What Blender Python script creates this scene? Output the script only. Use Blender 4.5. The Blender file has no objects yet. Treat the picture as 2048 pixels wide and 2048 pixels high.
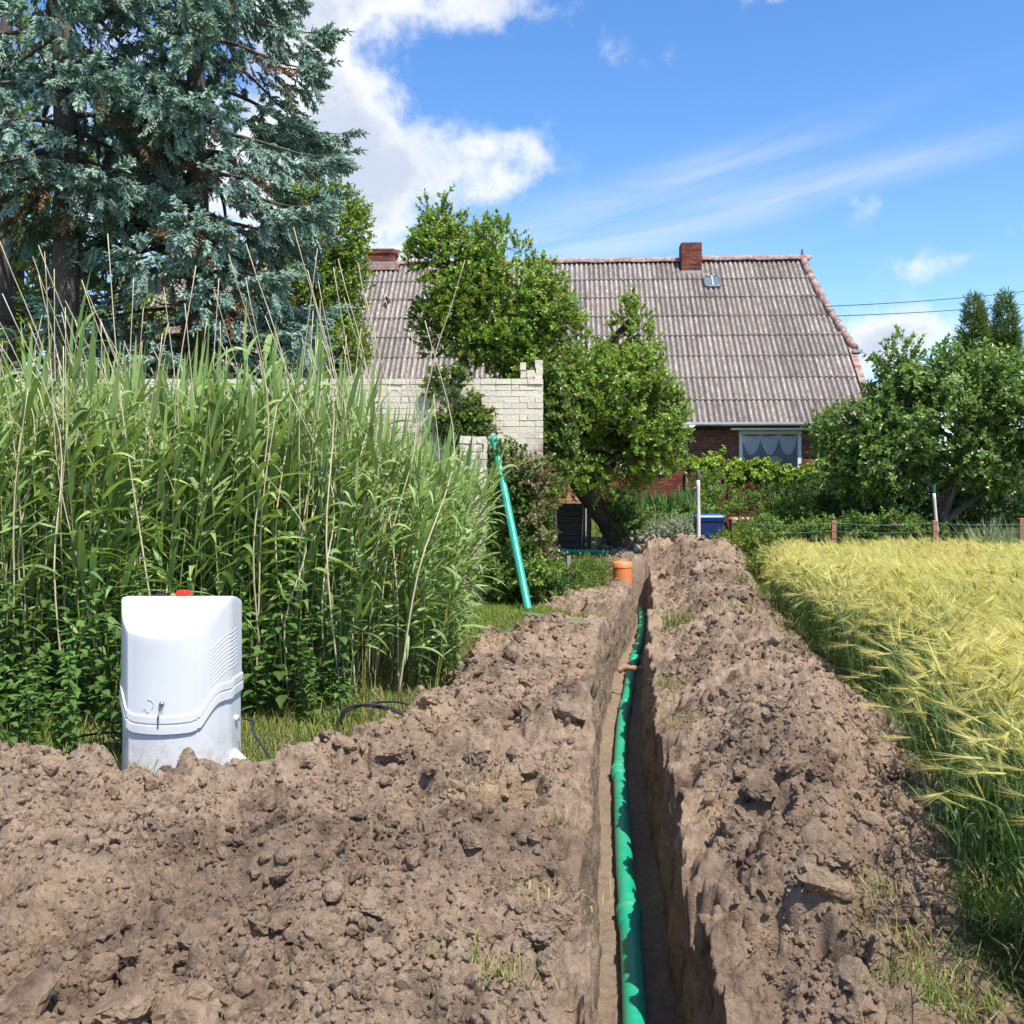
import bpy, bmesh, math, random
import numpy as np
from mathutils import Vector, Matrix

# ------------------------------------------------------------------ camera, sky, sun, exposure
SC = bpy.context.scene
COL = SC.collection
F = 2048.0          # focal length in photograph pixels
EYE = 1.6
HZ = 990.0          # horizon row
cam_d = bpy.data.cameras.new('camera')
cam = bpy.data.objects.new('camera', cam_d); COL.objects.link(cam)
cam_d.sensor_width = 36.0; cam_d.lens = 36.0
cam_d.shift_y = -(1024.0 - HZ) / 2048.0
cam_d.clip_start = 0.05; cam_d.clip_end = 3000
cam.location = (0, 0, EYE); cam.rotation_euler = (math.radians(90), 0, 0)
SC.camera = cam

SUN_EL = math.radians(60)
SUN_H = Vector((0.57, -0.82)).normalized()
SUN_DIR = Vector((SUN_H.x * math.cos(SUN_EL), SUN_H.y * math.cos(SUN_EL), math.sin(SUN_EL)))
sl = bpy.data.lights.new('sun', 'SUN'); sl.energy = 4.0; sl.angle = math.radians(0.53); sl.color = (1.0, 0.955, 0.88)
so = bpy.data.objects.new('sun', sl); COL.objects.link(so)
so.rotation_euler = (-SUN_DIR).to_track_quat('-Z', 'Y').to_euler()

VS = SC.view_settings
SC.display_settings.display_device = 'sRGB'
VS.view_transform = 'Standard'; VS.look = 'None'; VS.exposure = 0.80; VS.gamma = 1.0; VS.use_curve_mapping = False
SC.cycles.max_bounces = 5; SC.cycles.diffuse_bounces = 3; SC.cycles.glossy_bounces = 2
SC.cycles.transmission_bounces = 3; SC.cycles.transparent_max_bounces = 8
SC.cycles.caustics_reflective = False; SC.cycles.caustics_refractive = False
SC.cycles.sample_clamp_indirect = 6.0

def build_world():
    w = bpy.data.worlds.new('World'); SC.world = w; w.use_nodes = True
    nt = w.node_tree; N = nt.nodes; L = nt.links
    N.clear()
    out = N.new('ShaderNodeOutputWorld')
    sky = N.new('ShaderNodeTexSky'); sky.sky_type = 'NISHITA'; sky.sun_disc = False
    sky.sun_elevation = SUN_EL
    sky.sun_rotation = math.atan2(SUN_DIR.x, SUN_DIR.y)
    sky.altitude = 0; sky.air_density = 1.0; sky.dust_density = 0.3; sky.ozone_density = 2.0
    hsv = N.new('ShaderNodeHueSaturation'); hsv.inputs['Hue'].default_value = 0.506
    hsv.inputs['Saturation'].default_value = 1.27; hsv.inputs['Value'].default_value = 0.92
    L.new(sky.outputs[0], hsv.inputs['Color'])
    bg = N.new('ShaderNodeBackground'); bg.inputs[1].default_value = 0.15
    L.new(hsv.outputs[0], bg.inputs[0])
    tc = N.new('ShaderNodeTexCoord')
    nrm = N.new('ShaderNodeVectorMath'); nrm.operation = 'NORMALIZE'; L.new(tc.outputs['Generated'], nrm.inputs[0])
    sep = N.new('ShaderNodeSeparateXYZ'); L.new(nrm.outputs[0], sep.inputs[0])
    def m(op, a, b=None, c=None, clamp=False):
        n = N.new('ShaderNodeMath'); n.operation = op; n.use_clamp = clamp
        for i, v in enumerate((a, b, c)):
            if v is None: continue
            if isinstance(v, (int, float)): n.inputs[i].default_value = v
            else: L.new(v, n.inputs[i])
        return n.outputs[0]
    az = m('ARCTAN2', sep.outputs[0], sep.outputs[1])
    el = m('ARCSINE', sep.outputs[2])
    def noise(scale, detail, rough, vec=None, dist=0.0):
        n = N.new('ShaderNodeTexNoise'); n.inputs['Scale'].default_value = scale; n.inputs['Detail'].default_value = detail
        n.inputs['Roughness'].default_value = rough; n.inputs['Distortion'].default_value = dist
        L.new(vec if vec is not None else nrm.outputs[0], n.inputs['Vector'])
        return n.outputs[0]
    def blob(px, py, rx, ry, rot=0.0):
        a = math.atan((px - 1024) / F); e = math.atan((HZ - py) / F)
        da = m('SUBTRACT', az, a); de = m('SUBTRACT', el, e)
        if rot:
            c, s = math.cos(rot), math.sin(rot)
            da, de = m('ADD', m('MULTIPLY', da, c), m('MULTIPLY', de, s)), m('SUBTRACT', m('MULTIPLY', de, c), m('MULTIPLY', da, s))
        da = m('DIVIDE', da, rx / F); de = m('DIVIDE', de, ry / F)
        r2 = m('ADD', m('MULTIPLY', da, da), m('MULTIPLY', de, de))
        return m('POWER', 2.718, m('MULTIPLY', r2, -1.0))
    def total(lst):
        t = None
        for wgt, b in lst:
            v = m('MULTIPLY', b, wgt)
            t = v if t is None else m('ADD', t, v)
        return t
    big = total([(1.15, blob(800, 8, 290, 55)), (0.9, blob(570, 60, 120, 60)), (0.6, blob(640, 150, 80, 60)), (1.05, blob(690, 250, 105, 90)),
                 (1.05, blob(800, 335, 165, 78)), (1.0, blob(620, 400, 200, 110)), (0.55, blob(960, 300, 80, 60)), (0.42, blob(1075, 290, 60, 60, 0.5)), (0.42, blob(1010, 365, 90, 30, 0.4)),
                 (0.45, blob(1240, 125, 110, 38, -0.6)), (0.42, blob(1525, 15, 70, 30)), (0.36, blob(1350, 130, 38, 26)),
                 (0.75, blob(1865, 565, 68, 34)), (0.45, blob(1955, 553, 32, 22)), (0.9, blob(1830, 690, 130, 52)), (0.7, blob(1700, 720, 110, 45)),
                 (0.5, blob(2060, 520, 50, 60)), (0.42, blob(1728, 440, 40, 26)), (0.3, blob(1935, 440, 26, 16)), (0.32, blob(1953, 372, 30, 16)),
                 (0.8, blob(300, 330, 320, 230)), (0.8, blob(810, 515, 40, 22))])
    # the same broken cumulus carries on round the rest of the sky
    inview = m('MULTIPLY', m('LESS_THAN', m('ABSOLUTE', az), 0.62), m('LESS_THAN', el, 0.62))
    gen = m('MULTIPLY', m('MAXIMUM', m('SUBTRACT', noise(2.3, 2.0, 0.5), 0.50), 0.0), 5.0)
    gen = m('MULTIPLY', gen, m('SUBTRACT', 1.0, inview))
    gen = m('MULTIPLY', gen, m('GREATER_THAN', el, 0.02))
    fb = noise(9.0, 10.0, 0.62, dist=0.15)
    fine = noise(34.0, 6.0, 0.6)
    wob = m('ADD', m('MULTIPLY', m('SUBTRACT', fb, 0.5), 2.0), m('MULTIPLY', m('SUBTRACT', fine, 0.5), 0.9))
    dens = m('ADD', m('ADD', big, gen), m('MULTIPLY', wob, 1.3))
    mr = N.new('ShaderNodeMapRange'); mr.interpolation_type = 'SMOOTHSTEP'
    L.new(dens, mr.inputs[0]); mr.inputs[1].default_value = 0.22; mr.inputs[2].default_value = 1.12
    cum = m('MULTIPLY', mr.outputs[0], m('MINIMUM', m('MULTIPLY', m('ADD', big, gen), 3.2), 1.0))
    # cirrus: long streaks
    cmb = N.new('ShaderNodeCombineXYZ')
    c, s = math.cos(0.17), math.sin(0.17)
    ra = m('ADD', m('MULTIPLY', az, c), m('MULTIPLY', el, s)); re_ = m('SUBTRACT', m('MULTIPLY', el, c), m('MULTIPLY', az, s))
    L.new(m('MULTIPLY', ra, 2.6), cmb.inputs[0]); L.new(m('MULTIPLY', re_, 24.0), cmb.inputs[1])
    cn = noise(1.6, 7.0, 0.55, cmb.outputs[0], 0.5)
    cir = total([(1.0, blob(1400, 345, 330, 26, 0.2)), (1.1, blob(1640, 405, 330, 30, 0.17)), (0.8, blob(1250, 430, 330, 50, 0.15)), (0.7, blob(1180, 500, 330, 38, 0.05))])
    cirrus = m('MULTIPLY', m('MULTIPLY', cir, m('MAXIMUM', m('SUBTRACT', cn, 0.30), 0.0)), 1.0)
    cirrus = m('MINIMUM', cirrus, 0.45)
    # cloud colour: white crowns, blue grey thicker bodies
    shade = noise(5.0, 6.0, 0.55)
    body = N.new('ShaderNodeMapRange'); body.interpolation_type = 'SMOOTHSTEP'
    L.new(m('ADD', dens, m('MULTIPLY', m('SUBTRACT', shade, 0.5), 1.6)), body.inputs[0])
    body.inputs[1].default_value = 0.75; body.inputs[2].default_value = 1.6
    mixc = N.new('ShaderNodeMix'); mixc.data_type = 'RGBA'
    L.new(body.outputs[0], mixc.inputs['Factor'])
    mixc.inputs['A'].default_value = (0.97, 0.98, 1.0, 1); mixc.inputs['B'].default_value = (0.62, 0.69, 0.84, 1)
    cbg = N.new('ShaderNodeBackground'); cbg.inputs[1].default_value = 0.62
    L.new(mixc.outputs['Result'], cbg.inputs[0])
    cov = m('MINIMUM', m('ADD', cum, cirrus), 0.98)
    mx = N.new('ShaderNodeMixShader'); L.new(cov, mx.inputs[0]); L.new(bg.outputs[0], mx.inputs[1]); L.new(cbg.outputs[0], mx.inputs[2])
    L.new(mx.outputs[0], out.inputs[0])
build_world()

# ------------------------------------------------------------------ helpers
RNG = np.random.default_rng(7)
random.seed(7)

def P(px, py, Y):
    """photograph pixel at depth Y -> world point"""
    return Vector(((px - 1024) / F * Y, Y, EYE - (py - HZ) / F * Y))

def ss(a, b, x):
    t = np.clip((np.asarray(x, float) - a) / (b - a), 0, 1)
    return t * t * (3 - 2 * t)

def _h(ix, iy, iz, seed):
    with np.errstate(over='ignore'):
        h = (ix.astype(np.uint32) * np.uint32(374761393) + iy.astype(np.uint32) * np.uint32(668265263)
             + iz.astype(np.uint32) * np.uint32(2147483647) + np.uint32((seed * 974711 + 12345) & 0xffffffff))
        h = (h ^ (h >> np.uint32(13))) * np.uint32(1274126177)
        h = (h ^ (h >> np.uint32(16))) * np.uint32(2246822519)
        h = h ^ (h >> np.uint32(15))
    return h.astype(np.float64) / 4294967296.0

def vnoise(x, y, z=None, seed=0):
    x = np.asarray(x, float); y = np.asarray(y, float)
    z = np.zeros_like(x) if z is None else np.asarray(z, float)
    xi = np.floor(x).astype(np.int64); yi = np.floor(y).astype(np.int64); zi = np.floor(z).astype(np.int64)
    fx = x - xi; fy = y - yi; fz = z - zi
    fx = fx * fx * fx * (fx * (fx * 6 - 15) + 10); fy = fy * fy * fy * (fy * (fy * 6 - 15) + 10); fz = fz * fz * (3 - 2 * fz)
    r = 0
    flat = not np.any(fz)
    for dz in ((0,) if flat else (0, 1)):
        wz = 1.0 if flat else (fz if dz else 1 - fz)
        for dy in (0, 1):
            wy = fy if dy else 1 - fy
            for dx in (0, 1):
                wx = fx if dx else 1 - fx
                r = r + _h(xi + dx, yi + dy, zi + dz, seed) * wx * wy * wz
    return r

def fbm(x, y, z=None, seed=0, oct=4, gain=0.5):
    r = 0; a = 1.0; t = 0; k = 1.0
    for i in range(oct):
        r = r + a * vnoise(np.asarray(x) * k, np.asarray(y) * k, None if z is None else np.asarray(z) * k, seed + i * 17)
        t += a; a *= gain; k *= 2.03
    return r / t

def lumps(x, y, size, seed, cover=0.75):
    """rounded clods: bump height 0..1 from a cellular pattern"""
    x = np.asarray(x) / size; y = np.asarray(y) / size
    wx = x + 0.35 * (vnoise(x * 1.7, y * 1.7, seed=seed + 5) - .5); wy = y + 0.35 * (vnoise(x * 1.7, y * 1.7, seed=seed + 6) - .5)
    xi = np.floor(wx).astype(np.int64); yi = np.floor(wy).astype(np.int64)
    best = np.zeros(wx.shape)
    zz = np.zeros_like(xi)
    for dy in (-1, 0, 1):
        for dx in (-1, 0, 1):
            cx = xi + dx; cy = yi + dy
            px = cx + _h(cx, cy, zz, seed); py = cy + _h(cx, cy, zz, seed + 1)
            rr = 0.3 + 0.5 * _h(cx, cy, zz, seed + 2)
            on = _h(cx, cy, zz, seed + 3) < cover
            asp = 0.6 + 0.8 * _h(cx, cy, zz, seed + 4)
            d2 = ((wx - px) * asp) ** 2 + ((wy - py) / asp) ** 2
            b = np.sqrt(np.clip(1 - d2 / (rr * rr), 0, 1)) * rr * on
            best = np.maximum(best, b)
    return best

def mk(name, V, Fs, mat=None, parent=None, col=None, smooth=False, rnd=None, loc=None, rot=None, link=True, mats=None, midx=None):
    """V (n,3); Fs list of (m,k) int arrays / nested lists"""
    V = np.asarray(V, dtype=np.float32).reshape(-1, 3)
    me = bpy.data.meshes.new(name)
    arrs = [np.asarray(f, dtype=np.int32) for f in Fs if len(f)]
    arrs = [a.reshape(-1, a.shape[-1]) for a in arrs]
    loops = np.concatenate([a.ravel() for a in arrs]) if arrs else np.zeros(0, np.int32)
    cnt = np.concatenate([np.full(len(a), a.shape[1], np.int32) for a in arrs]) if arrs else np.zeros(0, np.int32)
    me.vertices.add(len(V)); me.vertices.foreach_set('co', V.ravel())
    if len(cnt):
        me.loops.add(len(loops)); me.loops.foreach_set('vertex_index', loops)
        me.polygons.add(len(cnt))
        me.polygons.foreach_set('loop_start', np.concatenate([[0], np.cumsum(cnt)[:-1]]).astype(np.int32))
        me.polygons.foreach_set('loop_total', cnt)
        if smooth: me.polygons.foreach_set('use_smooth', np.ones(len(cnt), bool))
    if midx is not None: me.polygons.foreach_set('material_index', np.asarray(midx, np.int32))
    me.update(calc_edges=True)
    me.validate()
    if not smooth and len(cnt): me.shade_flat() if hasattr(me, 'shade_flat') else None
    if col is not None:
        c = np.asarray(col, dtype=np.float32)
        if c.ndim == 1: c = np.tile(c, (len(V), 1))
        c4 = np.ones((len(V), 4), np.float32); c4[:, :3] = c[:, :3]
        at = me.attributes.new('Col', 'FLOAT_COLOR', 'POINT'); at.data.foreach_set('color', c4.ravel())
    if rnd is not None:
        at = me.attributes.new('rnd', 'FLOAT', 'POINT'); at.data.foreach_set('value', np.asarray(rnd, np.float32))
    for mm in (mats or ([mat] if mat else [])): me.materials.append(mm)
    o = bpy.data.objects.new(name, me)
    if link: COL.objects.link(o)
    if parent is not None: o.parent = parent
    if loc is not None: o.location = loc
    if rot is not None: o.rotation_euler = rot
    return o

class MB:
    """collects simple shapes into one mesh"""
    def __init__(s): s.v = []; s.f = {}; s.c = []; s.n = 0
    def add(s, V, Fs, col=None):
        V = np.asarray(V, float).reshape(-1, 3)
        s.v.append(V)
        s.c.append(np.tile(np.asarray(col if col is not None else (1, 1, 1), float), (len(V), 1)) if col is None or np.ndim(col) == 1 else np.asarray(col))
        for f in Fs:
            f = np.asarray(f, int)
            if len(f) == 0: continue
            f = f.reshape(-1, f.shape[-1]); s.f.setdefault(f.shape[1], []).append(f + s.n)
        s.n += len(V); return s
    def box(s, a, b, col=None, jit=0.0, rng=random):
        x0, y0, z0 = a; x1, y1, z1 = b
        V = np.array([(x, y, z) for z in (z0, z1) for y in (y0, y1) for x in (x0, x1)], float)
        if jit: V += np.array([[rng.uniform(-jit, jit) for _ in range(3)] for _ in range(8)])
        return s.add(V, [[(0, 2, 3, 1), (4, 5, 7, 6), (0, 1, 5, 4), (2, 6, 7, 3), (0, 4, 6, 2), (1, 3, 7, 5)]], col)
    def tube(s, path, rad, sides=8, col=None, cap=True):
        V, Fq, Fc = tube(path, rad, sides, cap); return s.add(V, [Fq] + Fc, col)
    def build(s, name, mat=None, parent=None, smooth=False, **k):
        V = np.concatenate(s.v); C = np.concatenate(s.c)
        return mk(name, V, [np.concatenate(x) for x in s.f.values()], mat, parent, C, smooth, **k)

def tube(path, rad, sides=8, cap=True):
    Pt = np.asarray([tuple(p) for p in path], float); n = len(Pt)
    R = np.full(n, rad, float) if np.isscalar(rad) else np.asarray(rad, float)
    T = np.gradient(Pt, axis=0); T /= np.linalg.norm(T, axis=1)[:, None] + 1e-9
    up = np.array([0, 0, 1.0]) if abs(T[0, 2]) < 0.9 else np.array([1.0, 0, 0])
    A = np.zeros_like(T); B = np.zeros_like(T)
    a = np.cross(T[0], up); a /= np.linalg.norm(a)
    for i in range(n):
        a = a - T[i] * np.dot(a, T[i]); a /= np.linalg.norm(a) + 1e-9
        A[i] = a; B[i] = np.cross(T[i], a)
    th = np.linspace(0, 2 * math.pi, sides, endpoint=False)
    V = (Pt[:, None, :] + R[:, None, None] * (np.cos(th)[None, :, None] * A[:, None, :] + np.sin(th)[None, :, None] * B[:, None, :])).reshape(-1, 3)
    i = np.arange(n - 1)[:, None] * sides; j = np.arange(sides)[None, :]; j2 = (j + 1) % sides
    Fq = np.stack([i + j, i + j2, i + sides + j2, i + sides + j], -1).reshape(-1, 4)
    Fc = []
    if cap:
        Fc = [np.arange(sides)[::-1][None, :], (np.arange(sides) + (n - 1) * sides)[None, :]]
    return V, Fq, Fc

def spline(pts, n):
    """Catmull-Rom through points"""
    p = np.asarray([tuple(q) for q in pts], float); p = np.vstack([2 * p[0] - p[1], p, 2 * p[-1] - p[-2]])
    out = []; m_ = len(p) - 3
    for t in np.linspace(0, m_ - 1e-6, n):
        i = int(t); f = t - i; a, b, c, d = p[i:i + 4]
        out.append(0.5 * ((2 * b) + (c - a) * f + (2 * a - 5 * b + 4 * c - d) * f * f + (3 * b - a - 3 * c + d) * f ** 3))
    return np.array(out)

def lathe(prof, sides=16, center=(0, 0, 0)):
    pr = np.asarray(prof, float); n = len(pr); th = np.linspace(0, 2 * math.pi, sides, endpoint=False)
    V = np.stack([pr[:, None, 0] * np.cos(th), pr[:, None, 0] * np.sin(th), np.repeat(pr[:, 1:2], sides, 1)], -1).reshape(-1, 3) + np.asarray(center)
    i = np.arange(n - 1)[:, None] * sides; j = np.arange(sides)[None, :]; j2 = (j + 1) % sides
    return V, np.stack([i + j, i + j2, i + sides + j2, i + sides + j], -1).reshape(-1, 4)

def tag(o, label=None, cat=None, group=None, kind=None):
    if label: o['label'] = label
    if cat: o['category'] = cat
    if group: o['group'] = group
    if kind: o['kind'] = kind
    return o

def empty(name, loc=(0, 0, 0), rz=0.0, parent=None):
    o = bpy.data.objects.new(name, None); COL.objects.link(o); o.location = loc; o.rotation_euler = (0, 0, rz)
    o.empty_display_size = 0.2
    if parent: o.parent = parent
    return o

def copy_tree(o, parent=None):
    c = o.copy(); COL.objects.link(c); c.parent = parent
    for ch in list(o.children): copy_tree(ch, c)
    return c

def eulers(D, spin):
    """direction array (+Z of the instance goes along D) -> XYZ eulers"""
    D = np.asarray(D, float); D = D / (np.linalg.norm(D, axis=1)[:, None] + 1e-9)
    up = np.where(np.abs(D[:, 2:3]) < 0.95, np.array([[0, 0, 1.0]]), np.array([[1.0, 0, 0]]))
    X = np.cross(up, D); X /= np.linalg.norm(X, axis=1)[:, None]; Y = np.cross(D, X)
    c, s = np.cos(spin)[:, None], np.sin(spin)[:, None]
    X, Y = X * c + Y * s, -X * s + Y * c
    ry = np.arcsin(np.clip(-X[:, 2], -1, 1)); rx = np.arctan2(Y[:, 2], D[:, 2]); rz = np.arctan2(X[:, 1], X[:, 0])
    return np.stack([rx, ry, rz], 1)

def scatter(name, pts, rots, scl, idx, variants, parent=None):
    """one object whose mesh points carry copies of the variant meshes (uncountable stuff: leaves, grass, crumbs)"""
    me = bpy.data.meshes.new(name); n = len(pts)
    me.vertices.add(n); me.vertices.foreach_set('co', np.asarray(pts, np.float32).ravel())
    a = me.attributes.new('rot', 'FLOAT_VECTOR', 'POINT'); a.data.foreach_set('vector', np.asarray(rots, np.float32).ravel())
    sc = np.asarray(scl, np.float32)
    if sc.ndim == 1: sc = np.repeat(sc[:, None], 3, 1)
    a = me.attributes.new('scl', 'FLOAT_VECTOR', 'POINT'); a.data.foreach_set('vector', sc.ravel())
    a = me.attributes.new('idx', 'INT', 'POINT'); a.data.foreach_set('value', np.asarray(idx, np.int32))
    o = bpy.data.objects.new(name, me); COL.objects.link(o)
    if parent is not None: o.parent = parent
    ng = bpy.data.node_groups.new(name + '_nodes', 'GeometryNodeTree')
    ng.interface.new_socket('Geometry', in_out='INPUT', socket_type='NodeSocketGeometry')
    ng.interface.new_socket('Geometry', in_out='OUTPUT', socket_type='NodeSocketGeometry')
    N = ng.nodes; L = ng.links
    gi = N.new('NodeGroupInput'); go = N.new('NodeGroupOutput')
    def attr(nm, ty):
        q = N.new('GeometryNodeInputNamedAttribute'); q.data_type = ty; q.inputs['Name'].default_value = nm; return q.outputs['Attribute']
    rot = attr('rot', 'FLOAT_VECTOR'); e2r = N.new('FunctionNodeEulerToRotation'); L.new(rot, e2r.inputs[0])
    sca = attr('scl', 'FLOAT_VECTOR'); ix = attr('idx', 'INT')
    join = N.new('GeometryNodeJoinGeometry')
    for k, v in enumerate(variants):
        oi = N.new('GeometryNodeObjectInfo'); oi.inputs['Object'].default_value = v; oi.transform_space = 'ORIGINAL'
        iop = N.new('GeometryNodeInstanceOnPoints')
        cmpn = N.new('FunctionNodeCompare'); cmpn.data_type = 'INT'; cmpn.operation = 'EQUAL'
        L.new(ix, cmpn.inputs[2]); cmpn.inputs[3].default_value = k
        L.new(gi.outputs[0], iop.inputs['Points']); L.new(cmpn.outputs[0], iop.inputs['Selection'])
        L.new(oi.outputs['Geometry'], iop.inputs['Instance']); L.new(e2r.outputs[0], iop.inputs['Rotation']); L.new(sca, iop.inputs['Scale'])
        L.new(iop.outputs[0], join.inputs[0])
    L.new(join.outputs[0], go.inputs[0])
    md = o.modifiers.new('scatter', 'NODES'); md.node_group = ng
    return o

# ------------------------------------------------------------------ materials
def nodes_of(name):
    mt = bpy.data.materials.new(name); mt.use_nodes = True
    nt = mt.node_tree; b = nt.nodes['Principled BSDF']; o = nt.nodes['Material Output']
    return mt, nt, nt.nodes, nt.links, b, o

def rgb(c): return (c[0], c[1], c[2], 1.0)

def add_noise(N, L, scale, detail=4, rough=0.55, coord='pos', stretch=None):
    if coord == 'pos':
        g = N.new('ShaderNodeNewGeometry'); v = g.outputs['Position']
    else:
        g = N.new('ShaderNodeTexCoord'); v = g.outputs['Object']
    if stretch:
        mp = N.new('ShaderNodeMapping'); mp.inputs['Scale'].default_value = stretch; L.new(v, mp.inputs[0]); v = mp.outputs[0]
    n = N.new('ShaderNodeTexNoise'); n.inputs['Scale'].default_value = scale; n.inputs['Detail'].default_value = detail; n.inputs['Roughness'].default_value = rough
    L.new(v, n.inputs['Vector']); return n.outputs[0]

def ramp(N, L, fac, stops):
    r = N.new('ShaderNodeValToRGB'); L.new(fac, r.inputs[0])
    e = r.color_ramp.elements
    while len(e) < len(stops): e.new(0.5)
    for k, (p, c) in enumerate(stops): e[k].position = p; e[k].color = rgb(c) if len(c) == 3 else c
    return r.outputs[0]

def mixc(N, L, fac, a, b, mode='MIX'):
    m_ = N.new('ShaderNodeMix'); m_.data_type = 'RGBA'; m_.blend_type = mode
    for s_, v in (('Factor', fac), ('A', a), ('B', b)):
        if isinstance(v, (int, float)): m_.inputs[s_].default_value = v
        elif isinstance(v, tuple): m_.inputs[s_].default_value = rgb(v)
        else: L.new(v, m_.inputs[s_])
    return m_.outputs['Result']

def bump(N, L, b, h, strength=0.4, dist=0.01):
    bp = N.new('ShaderNodeBump'); bp.inputs['Strength'].default_value = strength; bp.inputs['Distance'].default_value = dist
    L.new(h, bp.inputs['Height']); L.new(bp.outputs[0], b.inputs['Normal']); return bp

def simple(name, c, rough=0.7, c2=None, scale=4.0, bs=0.0, bscale=40.0, bdist=0.004, metal=0.0, spec=0.4, coord='pos', stretch=None, objrand=0.0):
    mt, nt, N, L, b, o = nodes_of(name)
    b.inputs['Roughness'].default_value = rough; b.inputs['Metallic'].default_value = metal; b.inputs['Specular IOR Level'].default_value = spec
    b.inputs['Base Color'].default_value = rgb(c)
    cur = None
    if c2:
        n = add_noise(N, L, scale, 5, 0.6, coord, stretch)
        cur = ramp(N, L, n, [(0.32, c), (0.68, c2)])
    if objrand:
        oi = N.new('ShaderNodeObjectInfo')
        f = N.new('ShaderNodeMapRange'); L.new(oi.outputs['Random'], f.inputs[0]); f.inputs[3].default_value = 1 - objrand; f.inputs[4].default_value = 1 + objrand
        h = N.new('ShaderNodeHueSaturation'); L.new(f.outputs[0], h.inputs['Value'])
        if cur is None: h.inputs['Color'].default_value = rgb(c)
        else: L.new(cur, h.inputs['Color'])
        cur = h.outputs[0]
    if cur is not None: L.new(cur, b.inputs['Base Color'])
    if bs: bump(N, L, b, add_noise(N, L, bscale, 6, 0.65, coord, stretch), bs, bdist)
    return mt

def plant(name, trans=0.35, rough=0.5, spec=0.35, vary=0.3, tint=(1, 1, 1), sat=1.0):
    """foliage: colour from the mesh's own Col, small random drift, light through the leaf"""
    mt, nt, N, L, b, o = nodes_of(name)
    at = N.new('ShaderNodeAttribute'); at.attribute_name = 'Col'
    oi = N.new('ShaderNodeObjectInfo')
    f = N.new('ShaderNodeMapRange'); L.new(oi.outputs['Random'], f.inputs[0]); f.inputs[3].default_value = 1 - vary; f.inputs[4].default_value = 1 + vary
    hs = N.new('ShaderNodeHueSaturation'); L.new(f.outputs[0], hs.inputs['Value']); L.new(mixc(N, L, 1.0, at.outputs['Color'], tuple(tint), 'MULTIPLY'), hs.inputs['Color'])
    hs.inputs['Saturation'].default_value = sat
    f2 = N.new('ShaderNodeMapRange'); L.new(add_noise(N, L, 1.3, 2), f2.inputs[0]); f2.inputs[1].default_value = .3; f2.inputs[2].default_value = .7
    f2.inputs[3].default_value = 0.488; f2.inputs[4].default_value = 0.512; L.new(f2.outputs[0], hs.inputs['Hue'])
    L.new(hs.outputs[0], b.inputs['Base Color']); b.inputs['Roughness'].default_value = rough; b.inputs['Specular IOR Level'].default_value = spec
    tr = N.new('ShaderNodeBsdfTranslucent')
    yl = mixc(N, L, 1.0, hs.outputs[0], (1.25, 1.25, 0.55), 'MULTIPLY'); L.new(yl, tr.inputs[0])
    mx = N.new('ShaderNodeMixShader'); mx.inputs[0].default_value = trans
    L.new(b.outputs[0], mx.inputs[1]); L.new(tr.outputs[0], mx.inputs[2]); L.new(mx.outputs[0], o.inputs[0])
    return mt

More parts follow.
